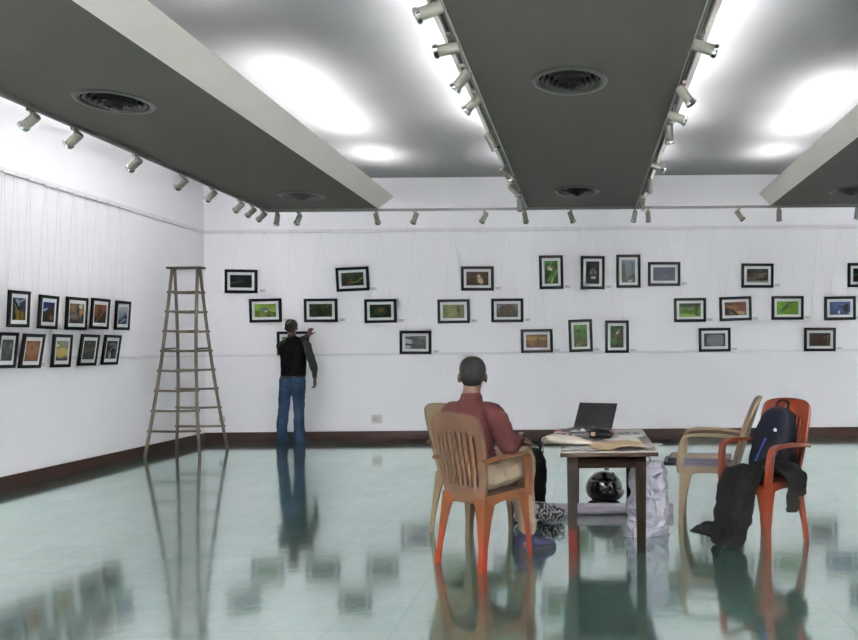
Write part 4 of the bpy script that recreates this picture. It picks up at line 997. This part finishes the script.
# ------------------------------------------------------------------ backpack and jacket on the orange chair
def rrect(a, b, e, z, n=32, dx=0, dy=0):
    r = []
    for k in range(n):
        x = 2*PI*k/n; c, s = math.cos(x), math.sin(x)
        r.append(Vector((a*math.copysign(abs(c)**e, c)+dx, b*math.copysign(abs(s)**e, s)+dy, z)))
    return r
M_navy = mat('navy_backpack_fabric', (0.028, 0.037, 0.071), .8, spec=.12, var=.25, bump=.3, bscale=120); M_navy2 = mat('black_navy_fabric', (0.027, 0.03, 0.049), .8, spec=.1, var=.2)
def backpack():
    M = Matrix.Translation(OC) @ Matrix.Rotation(OCR, 4, 'Z')
    t = thing('backpack', 'navy blue backpack with a light blue stripe leaning on the orange chair back', 'backpack', M @ Vector((.03, -.095, .44)), OCR)
    sh = lambda z: -.105*(z/.45)
    prof = [(0, .13, .065), (.02, .145, .08), (.12, .152, .088), (.25, .15, .082), (.34, .135, .07), (.41, .105, .052), (.445, .06, .03), (.455, .02, .012)]
    q = spline([(a, b, c, 0) for a, b, c in prof], 3)
    MB().loft([rrect(a, b, .62, z, dy=sh(z)) for z, a, b, _ in q]).build('main_body', M_navy, t, smooth=True)
    q = spline([(.02, .11, .02, 0), (.06, .122, .04, 0), (.18, .12, .045, 0), (.26, .1, .035, 0), (.30, .06, .012, 0)], 3)
    fp = MB().loft([rrect(a, b, .6, z, dy=.07+sh(z)) for z, a, b, _ in q]).build('front_pocket', M_navy2, t, smooth=True)
    MB().tube([(.055, .116+sh(.06), .06), (.02, .118+sh(.16), .16), (-.012, .112+sh(.25), .25)], (.005), 8).build('stripe', mat('bright_blue_trim', (0.039, 0.171, 0.48), .5), fp, smooth=True)
    MB().ell((-.055, .079+sh(.30), .305), (.014, .006, .014), seg=16).build('emblem', mat('white_round_badge', (0.62, 0.635, 0.659), .4), t, smooth=True)
    MB().tube(spline([(-.05, -.03+sh(.43), .425), (-.045, -.035+sh(.46), .48), (0, -.035+sh(.5), .50), (.045, -.035+sh(.46), .48), (.05, -.03+sh(.43), .425)], 4), (.010), 8).build('handle', M_navy2, t, smooth=True)
    for g in (-1, 1):
        MB().tube(spline([(g*.06, -.055+sh(.42), .41), (g*.10, -.07+sh(.3), .3), (g*.12, -.075+sh(.12), .14), (g*.13, -.06, .03)], 4), [(.026, .008)]*13, 8, (1, 0, 0)).build('shoulder_strap', M_navy2, t, smooth=True)
        q = spline([(.02, .02, .05, 0), (.1, .028, .055, 0), (.16, .022, .05, 0)], 3)
        MB().loft([rrect(a, b, .7, z, 20, dx=g*.145, dy=sh(z)) for z, a, b, _ in q]).build('side_pocket', M_navy2, t, smooth=True)
    MB().tube(spline([(-.14, .03+sh(.1), .10), (-.135, .05+sh(.28), .28), (-.09, .045+sh(.4), .385), (0, .04+sh(.43), .42), (.09, .045+sh(.4), .385), (.135, .05+sh(.28), .28), (.14, .03+sh(.1), .1)], 5), (.0035), 6).build('zip', M_navy2, t)
backpack()
def jacket():
    M_j = mat('black_green_jacket_cloth', (0.041, 0.042, 0.038), .9, spec=.06, var=.3, bump=.35, bscale=25)
    t = thing('jacket', 'black jacket draped over the orange chair seat, hanging to the floor', 'jacket', OC, OCR)
    mb = MB()
    # over the seat and down the front edge
    limb(mb, [(.03, .03, .478, .15, .026), (.02, .12, .488, .17, .03), (.01, .20, .482, .17, .032), (.0, .255, .43, .165, .04), (.0, .27, .32, .16, .045), (.02, .275, .2, .14, .045), (.03, .275, .1, .12, .05), (.05, .29, .04, .11, .038)], (1, 0, 0), 5, 18)
    limb(mb, [(.06, .27, .30, .06), (.09, .30, .2, .055), (.1, .31, .1, .06), (.12, .32, .035, .05, .032)], (1, 0, 0), 4)
    # piece lying over the near side edge of the seat, with a sleeve hanging
    limb(mb, [(-.02, .08, .50, .07, .04), (-.10, .04, .53, .10, .05), (-.18, .0, .52, .115, .04), (-.245, -.02, .47, .115, .024), (-.252, -.02, .40, .11, .02), (-.254, -.02, .35, .10, .015)], (0, 1, 0), 5, 18)
    limb(mb, [(-.255, .05, .46, .05, .022), (-.268, .055, .37, .052, .026), (-.272, .055, .27, .05, .022)], (0, 1, 0), 5)
    def disp(p, n):
        f = math.sin(p.x*48+6*mnoise.noise(p*6)+p.z*10)*.006
        return f*1.3 + .02*mnoise.fractal(p*8, 1., 2., 4)
    mb = remesh(mb, .009, 2, disp)
    mb.v = [Vector((p.x, p.y, max(.003, p.z))) for p in mb.v]
    mb.build('jacket_body', M_j, t, smooth=True)
    MB().tube(spline([(-.1, .285, .44), (-.09, .325, .34), (-.06, .33, .2), (-.03, .335, .1)], 5), (.004), 6).build('zip', M_blk, t, smooth=True)
jacket()

# ------------------------------------------------------------------ people
M_skin = mat('brown_skin', (0.279, 0.178, 0.132), .5, var=.08, scale=20)
M_hair = mat('black_hair', (0.066, 0.056, 0.054), .7, spec=.15, var=.4, scale=60, bump=.6, bscale=180)
def frame_of(d, up):
    d = Vector(d).normalized(); s = d.cross(Vector(up)).normalized(); return d, s, s.cross(d).normalized()
def hand(mb, wrist, d, back, thumb_side, curl=.5, L=.18):
    """palm + four fingers + thumb; d: pointing direction, back: direction the back of the hand faces, thumb_side: +-1 along d x back"""
    wrist = Vector(wrist); d, s, b = frame_of(d, back)
    k = L/.18
    def P(a, c, e): return wrist + (d*a + s*c*thumb_side + b*e)*k
    def tb(pts, rs): mb.tube([p for p in pts], [r*k for r in rs], 10, None, True, 0, True)
    # palm as a broad flat limb
    mb.tube([P(-.02, 0, 0), P(.02, .0, 0), P(.055, .0, 0), P(.09, 0, -.002)], [(.026*k, .020*k), (.034*k, .017*k), (.042*k, .015*k), (.041*k, .013*k)], 14, s, True, 0, True)
    lens = [(.03, .070), (.011, .080), (-.010, .074), (-.030, .058)]
    for c, ln in lens:
        p = P(.085, c, 0); a = 0; pts = [P(.06, c*.9, 0), p]
        for f, dl in ((.45, 0.28), (.32, 1.), (.28, .9)):
            a += curl*dl*1.1
            p = p + (d*math.cos(a) - b*math.sin(a))*ln*f*k*1.0 + s*thumb_side*c*.06*k
            pts.append(p)
        tb(pts, [.0095, .0095, .009, .0085, .0072])
    # thumb leaves the side of the palm near its base
    pts = [P(.02, .02, 0), P(.04, .046, -.010), P(.066, .060, -.022), P(.088, .064, -.032)]
    tb(pts, [.013, .0115, .0105, .009])
def head(mb, c, yaw, pitch=0, s=1.):
    """skull, jaw, nose, ears, neck root around c (centre of the skull); faces local +y"""
    R = Matrix.Rotation(yaw, 3, 'Z') @ Matrix.Rotation(pitch, 3, 'X')
    c = Vector(c); q = lambda x, y, z: c + R @ (Vector((x, y, z))*s)
    mb.ell(q(0, -.008, .018), (.076*s, .094*s, .092*s), R)
    mb.ell(q(0, .03, -.05), (.056*s, .064*s, .062*s), R)
    mb.ell(q(0, .058, -.085), (.03*s, .028*s, .026*s), R)
    mb.tube([q(0, .088, .005), q(0, .104, -.022), q(0, .100, -.034)], [.009*s, .013*s, .015*s], 10, None, True, 0, True)
    mb.ell(q(0, .087, -.060), (.024*s, .012*s, .007*s), R); mb.ell(q(0, .085, -.071), (.021*s, .012*s, .008*s), R)
    for g in (-1, 1):
        mb.ell(q(g*.028, .086, .012), (.018*s, .01*s, .006*s), R)          # brow
        mb.ell(q(g*.082, -.012, -.012), (.011*s, .02*s, .033*s), R @ Matrix.Rotation(g*.35, 3, 'Z'))
    return R, q
def eyes(q, R, s, parent):
    for g in (-1, 1):
        e = MB().ell(q(g*.030, .080, -.004), (.0125*s, .0125*s, .0125*s), seg=14).build('eye', mat('eye_white', (0.62, 0.605, 0.581), .2), parent, smooth=True)
        MB().ell(q(g*.030, .0885, -.004), (.006*s, .005*s, .006*s), seg=10).build('iris', mat('iris_dark', (0.039, 0.023, 0.016), .15), e, smooth=True)
def hair(q, s, parent, bald=None, nape=-.072, top=1.0):
    cen = q(0, 0, 0)
    nth, nph = 84, 52
    def pt(u, v, k=1.):
        th = (u-.5)*2*PI; ph = -1.0+(PI/2+1.0)*v
        d = Vector((math.cos(ph)*math.sin(th), math.cos(ph)*math.cos(th), math.sin(ph)))
        r = Vector((math.copysign(abs(d.x)**.82, d.x)*.080, math.copysign(abs(d.y)**.85, d.y)*.1, math.copysign(abs(d.z)**.78, d.z)*.100))*k
        if abs(u-1) < 1e-6: d.x = -0.0
        n = 1+.025*mnoise.noise(d*14)+.012*mnoise.noise(d*40)
        return r*n+Vector((0, -.010, .018))
    def line(th):
        """height of the hairline at angle th from the face"""
        key = [(0, .078), (.6, .072), (.95, .045), (1.15, .0), (1.32, -.012), (1.42, .028), (1.85, .030), (2.05, -.03), (2.4, nape), (PI, nape-.006)]
        for (t0, z0), (t1, z1) in zip(key, key[1:]):
            if t0 <= th <= t1: return z0+(z1-z0)*(th-t0)/(t1-t0)
        return nape
    def hp(u, v):
        p = pt(u, v); e = min(1, max(0, (p.z-line(abs((u-.5)*2*PI)))/.045))
        c0 = Vector((0, -.010, .018)); return c0+(p-c0)*(.955+.045*math.sqrt(e))
    def keep(u, v):
        p = pt(u, v); th = abs((u-.5)*2*PI)
        if p.z < line(th)+.004*mnoise.noise(p*60): return False
        if bald:
            dd = (p-Vector((0, -.010, .018))).normalized()
            if dd.dot(Vector(bald[:3]).normalized()) > bald[3]+.03*mnoise.noise(dd*9): return False
        return True
    mb = MB().grid(lambda u, v: q(*hp(u, v)), nth, nph, skip=lambda i, j: not keep((i+.5)/nth, (j+.5)/nph))
    o = mb.build('hair', M_hair, parent, smooth=True, recalc=True, weld=True); k = o.modifiers.new('s', 'SOLIDIFY'); k.thickness = .009*s; k.offset = 0
    return o
def folds(amp, sc=14., seed=0):
    return lambda p, n: amp*(mnoise.fractal(Vector((p.x*sc+seed, p.y*sc, p.z*sc*.55)), 1., 2., 3))
def shoe(mb_up, mb_so, heel, d, L=.27):
    heel = Vector(heel); d = Vector(d).normalized(); s = Vector((d.y, -d.x, 0))
    q = lambda a, c, z: heel + d*a*L + s*c + Vector((0, 0, z))
    limb(mb_up, [(*q(.08, 0, .055), .036, .045), (*q(.3, 0, .058), .037, .044), (*q(.55, 0, .046), .043, .033), (*q(.78, 0, .038), .045, .026), (*q(.93, 0, .033), .034, .020)], s)
    limb(mb_up, [(*q(.2, 0, .06), .038, .045), (*q(.2, 0, .115), .042, .046)], s)
    n = 10; a = []
    for k in range(n+1):
        t = k/n; wd = .034+.016*math.sin(PI*min(1, t*.85+.1)) - .022*max(0, t-.8)*4*.4
        a.append((t, wd))
    ring = [q(t, w, 0) for t, w in a]+[q(t, -w, 0) for t, w in reversed(a)]
    mb_so.loft([[p+Vector((0, 0, .0015)) for p in ring], [p+Vector((0, 0, .026)) for p in ring]])

# ---- standing man hanging a picture
def standing_man():
    base = on_floor(290.5, 443.6); base.y = 10.22; base.x = -296.2*10.22/F
    t = thing('person', 'person in black vest and blue jeans facing the wall, lifting a framed picture', 'person', base)
    # body (skin): one surface
    mb = MB()
    hc = (.015, .03, 1.655)
    R, q = head(mb, hc, .12, -.05, .97)
    limb(mb, [(.04, -.005, 1.36, .09, .07), (.03, .0, 1.47, .06), (.022, .015, 1.55, .054), (.016, .02, 1.60, .052)])
    limb(mb, [(.045, 0, .95, .13, .09), (.05, -.01, 1.15, .13, .085), (.05, -.02, 1.35, .14, .085)])
    for g in (-1, 1):
        limb(mb, [(.03+g*.09, 0, .95, .075), (.01+g*.105, .02, .5, .05), (g*.12, 0, .1, .038), (g*.12, .02, .05, .036)])
        mb.tube([(g*.12, -.03, .045), (g*.13, .12, .035)], [.033, .03], 12, None, True, 0, True)
    sR, eR, wR = Vector((.245, -.02, 1.40)), Vector((.345, -.055, 1.13)), Vector((.35, .0, .935))
    sL, eL, wL = Vector((-.135, .0, 1.40)), Vector((-.05, .225, 1.43)), Vector((.155, .29, 1.545))
    limb(mb, [(*sR, .045), (*eR, .036), (*wR, .026)], (0, 1, 0)); limb(mb, [(*sL, .045), (*eL, .036), (*wL, .026)], (0, 0, 1))
    hand(mb, wR, (.02, .05, -1), (1, -.2, 0), -1, .55, .175)
    hand(mb, wL, (.25, .12, .9), (-.1, -1, .2), 1, .7, .16)
    b = remesh(mb, .0065, 3).build('body', M_skin, t, smooth=True)
    eyes(q, R, .97, t); hair(q, .97, t, bald=(-.30, -.75, .75, .86))
    # shirt sleeves and collar
    M_sh = mat('grey_olive_shirt', (0.178, 0.182, 0.174), .9, spec=.15, var=.1); M_vest = mat('black_knit_vest', (0.039, 0.039, 0.04), .95, spec=.06, var=.2)
    mb = MB()
    limb(mb, [(.17, -.01, 1.405, .06), (*sR, .063), (.30, -.05, 1.27, .055), (*eR, .052), (.36, -.03, 1.03, .045), (*(wR+Vector((0, 0, .02))), .036)], (0, 1, 0))
    limb(mb, [(-.08, -.01, 1.40, .06), (*sL, .063), (-.06, .1, 1.43, .055), (*eL, .05), (.06, .265, 1.49, .043), (*(wL-Vector((.03, .005, .018))), .036)], (0, 0, 1))
    limb(mb, [(.045, 0, 1.0, .14, .1), (.05, -.01, 1.2, .145, .1), (.05, -.01, 1.38, .15, .08), (.035, .0, 1.475, .075, .06), (.028, .006, 1.515, .06, .058)])
    remesh(mb, .009, 3, folds(.012, 14, 3)).build('shirt', M_sh, t, smooth=True)
    mb = MB()
    limb(mb, [(.045, 0, .98, .172, .127), (.05, -.005, 1.06, .174, .127), (.055, -.015, 1.2, .178, .125), (.055, -.02, 1.34, .20, .122), (.052, -.012, 1.415, .19, .095), (.045, -.005, 1.462, .11, .075)], (1, 0, 0), 5, 20)
    mb = remesh(mb, .009, 3, folds(.008, 9, 5)); mb.v = [Vector((p.x, p.y, max(p.z, .972))) for p in mb.v]
    mb.build('vest', M_vest, t, smooth=True)
    # jeans
    M_je = mat('faded_blue_jeans', (0.125, 0.18, 0.25), .9, spec=.1, var=.6, scale=6, bump=.2)
    mb = MB()
    limb(mb, [(.04, .0, .87, .165, .12), (.045, 0, .95, .165, .118), (.045, 0, 1.0, .16, .112)])
    for g in (-1, 1):
        limb(mb, [(.035+g*.085, 0, .9, .098), (.02+g*.095, .005, .7, .09), (.008+g*.11, .015, .5, .074), (g*.12, .0, .25, .074), (g*.12, .01, .055, .082, .088)])
    remesh(mb, .009, 2, folds(.012, 15, 1)).build('jeans', M_je, t, smooth=True)
    MB().lathe([(1, .0), (1.02, .002), (1.02, .03), (1, .032)], Matrix.Translation((.045, 0, .945)) @ Matrix.Diagonal((.167, .119, 1, 1)), 32, caps=False).build('belt', mat('brown_belt', (0.101, 0.062, 0.046), .6, spec=.2), t, smooth=True)
    for g in (-1, 1):
        u, so = MB(), MB(); shoe(u, so, (g*.12, -.055, 0), (g*.1, 1, 0), .25)
        s_ = remesh(u, .008, 3).build('shoe', mat('dark_shoe', (0.046, 0.043, 0.046), .6, spec=.2), t, smooth=True)
        so.build('sole', mat('dark_sole', (0.031, 0.031, 0.031), .7), s_)
standing_man()

# ---- seated man
def seated_man():
    t = thing('person', 'person in maroon shirt and beige trousers sitting with back to the viewer', 'person', CH, CHR)
    mb = MB(); ox = -.035
    hc = (ox-.030, -.018, 1.142)
    R, q = head(mb, hc, math.radians(40), -.03, 1.0)
    limb(mb, [(ox, -.07, .90, .09, .07), (ox-.005, -.06, .98, .065), (ox-.015, -.045, 1.04, .056), (ox-.025, -.028, 1.09, .054)])
    limb(mb, [(ox, -.05, .54, .13, .08), (ox, -.06, .72, .12, .08), (ox, -.07, .9, .14, .08)])
    sR, eR, wR = Vector((.142, -.055, .902)), Vector((.232, -.02, .725)), Vector((.135, .20, .745))
    sL, eL, wL = Vector((-.212, -.055, .902)), Vector((-.262, -.0, .735)), Vector((-.14, .20, .705))
    for S_, E_, W_ in ((sR, eR, wR), (sL, eL, wL)):
        limb(mb, [(*S_, .048), (*E_, .038), (*(E_.lerp(W_, .5)), .038), (*W_, .027)], (0, 0, 1))
    hand(mb, wR, (-.2, .9, -.30), (.25, .3, .9), -1, .5, .18)
    hand(mb, wL, (.15, .9, -.25), (-.2, .3, .9), 1, .5, .18)
    kR, aR = Vector((.092, .295, .60)), Vector((.122, .285, .11)); kL, aL = Vector((-.07, .35, .58)), Vector((-.01, .42, .11))
    for g, K, A in ((1, kR, aR), (-1, kL, aL)):
        limb(mb, [(g*.085+ox*.5, -.06, .535, .08), (*K, .052), (*(K.lerp(A, .35)+Vector((0, -.02, 0))), .05), (*A, .036), (*(A-Vector((0, 0, .05))), .036)])
        mb.tube([A+Vector((0, -.03, -.06)), A+Vector((.03*g, .12, -.075))], [.034, .028], 12, None, True, 0, True)
    remesh(mb, .0065, 3).build('body', M_skin, t, smooth=True)
    eyes(q, R, 1., t); hair(q, 1., t, nape=-.055)
    # glasses
    mb = MB()
    for g in (-1, 1):
        mb.tube([q(g*.082, -.03, .002), q(g*.078, .05, .004), q(g*.066, .098, .0)], .0025, 6)
        mb.tube([q(g*.034+.028*math.cos(a), .102-.004*abs(math.cos(a)), -.006+.02*math.sin(a)) for a in np.linspace(0, 2*PI, 17)], .002, 6)
    mb.tube([q(-.008, .108, 0), q(.008, .108, 0)], .002, 6)
    mb.build('glasses', mat('dark_glasses', (0.046, 0.046, 0.046), .3), t, smooth=True)
    # shirt with rolled sleeves
    M_mar = mat('maroon_shirt', (0.198, 0.092, 0.088), .9, spec=.12, var=.14, scale=10, bump=.15, bscale=40)
    mb = MB()
    limb(mb, [(ox, -.035, .50, .145, .10), (ox, -.04, .57, .150, .108), (ox, -.06, .70, .155, .11), (ox, -.08, .84, .180, .112), (ox, -.078, .90, .178, .10), (ox-.005, -.068, .955, .125, .078), (ox-.01, -.056, .990, .07, .065)], (1, 0, 0), 5, 22)
    limb(mb, [(.06, -.068, .925, .065), (*sR, .070), (.195, -.04, .82, .065), (*eR, .060), (*(eR.lerp(wR, .3)+Vector((0, 0, .002))), .056), (*(eR.lerp(wR, .5)), .053)], (0, 0, 1))
    limb(mb, [(-.13, -.068, .925, .065), (*sL, .070), (-.245, -.03, .82, .065), (*eL, .060), (*(eL.lerp(wL, .3)), .056), (*(eL.lerp(wL, .5)), .053)], (0, 0, 1))
    remesh(mb, .0085, 3, folds(.013, 12, 9)).build('shirt', M_mar, t, smooth=True)
    # collar band standing round the neck
    rr = []
    for k in range(25):
        a = 2*PI*k/24; c = Vector((ox-.012+.061*math.cos(a), -.047+.061*math.sin(a), 0))
        z = .992-.016*math.sin(a)
        n_ = Vector((math.cos(a), math.sin(a), 0))
        rr.append([c+n_*.012+Vector((0, 0, z-.025)), c+n_*.004+Vector((0, 0, z+.032)), c-n_*.002+Vector((0, 0, z+.030)), c+n_*.002+Vector((0, 0, z-.025))])
    MB().loft(rr[:-1], closed=True).build('collar', M_mar, t, smooth=True)
    # trousers
    M_tr = mat('beige_trousers', (0.399, 0.347, 0.285), .85, var=.08, bump=.15, bscale=40)
    mb = MB()
    limb(mb, [(ox, -.055, .525, .145, .095), (ox, -.04, .535, .155, .09), (ox*.5, .0, .53, .16, .088)], (1, 0, 0))
    for g, K, A in ((1, kR, aR), (-1, kL, aL)):
        limb(mb, [(g*.085+ox*.5, -.06, .53, .092), (g*.095, .15, .553, .088), (*K, .074), (*(K.lerp(A, .3)+Vector((0, -.02, 0))), .066), (*(K.lerp(A, .7)), .058), (*(A+Vector((0, 0, .045))), .058)], (1, 0, 0))
    remesh(mb, .0085, 3, folds(.013, 13, 4)).build('trousers', M_tr, t, smooth=True)
    # watch
    ax = (wR-eR).normalized(); c = wR-ax*.02
    M = Matrix.Translation(c) @ ax.to_track_quat('Z', 'Y').to_matrix().to_4x4()
    w = MB().lathe([(.031, -.012), (.034, -.012), (.034, .012), (.031, .012)], M, 24, caps=False).build('watch_strap', M_blk, t, smooth=True)
    MB().ell(c+Vector((.015, .0, .032)), (.018, .018, .007)).build('watch_dial', M_chrome, w, smooth=True)
    M_blue = mat('deep_blue_canvas', (0.041, 0.041, 0.18), .8, var=.15); M_sock = mat('deep_blue_sock', (.05, .05, .2), .9, var=.1)
    for g, A in ((1, aR), (-1, aL)):
        u, so = MB(), MB(); d = Vector((.42*g if g > 0 else -.15, .9, 0)).normalized()
        shoe(u, so, A-d*.075-Vector((0, 0, A.z)), d, .265)
        s_ = remesh(u, .008, 3).build('shoe', M_blue, t, smooth=True)
        so.build('sole', mat('navy_sole', (0.039, 0.039, 0.07), .7), s_)
        mb = MB(); limb(mb, [(A.x, A.y, .07, .044), (A.x, A.y, .15, .044)]); mb.build('sock', M_sock, t, smooth=True)
seated_man()

# ------------------------------------------------------------------ camera and render settings
cam = bpy.data.cameras.new('camera'); co = bpy.data.objects.new('camera', cam); C.objects.link(co)
cam.sensor_fit = 'HORIZONTAL'; cam.sensor_width = 36; cam.lens = F/858*36
cam.shift_x = -(PX-429)/858; cam.shift_y = (PY-320)/858
co.location = (0, 0, H)
co.rotation_euler = (Matrix.Rotation(PI/2, 3, 'X') @ Matrix.Rotation(-ROLL, 3, 'Z')).to_euler()
cam.clip_start = .05
sc = bpy.context.scene; sc.camera = co
sc.view_settings.view_transform = 'Standard'; sc.view_settings.look = 'None'
sc.view_settings.gamma = 1; sc.view_settings.use_curve_mapping = False
sc.view_settings.exposure = 2.17
w = bpy.data.worlds.new('dim_world'); sc.world = w; w.use_nodes = True
w.node_tree.nodes['Background'].inputs[0].default_value = (.02, .02, .02, 1)
sc.cycles.use_denoising = True
sc.cycles.max_bounces = 10; sc.cycles.diffuse_bounces = 6; sc.cycles.glossy_bounces = 4
sc.cycles.sample_clamp_indirect = 8
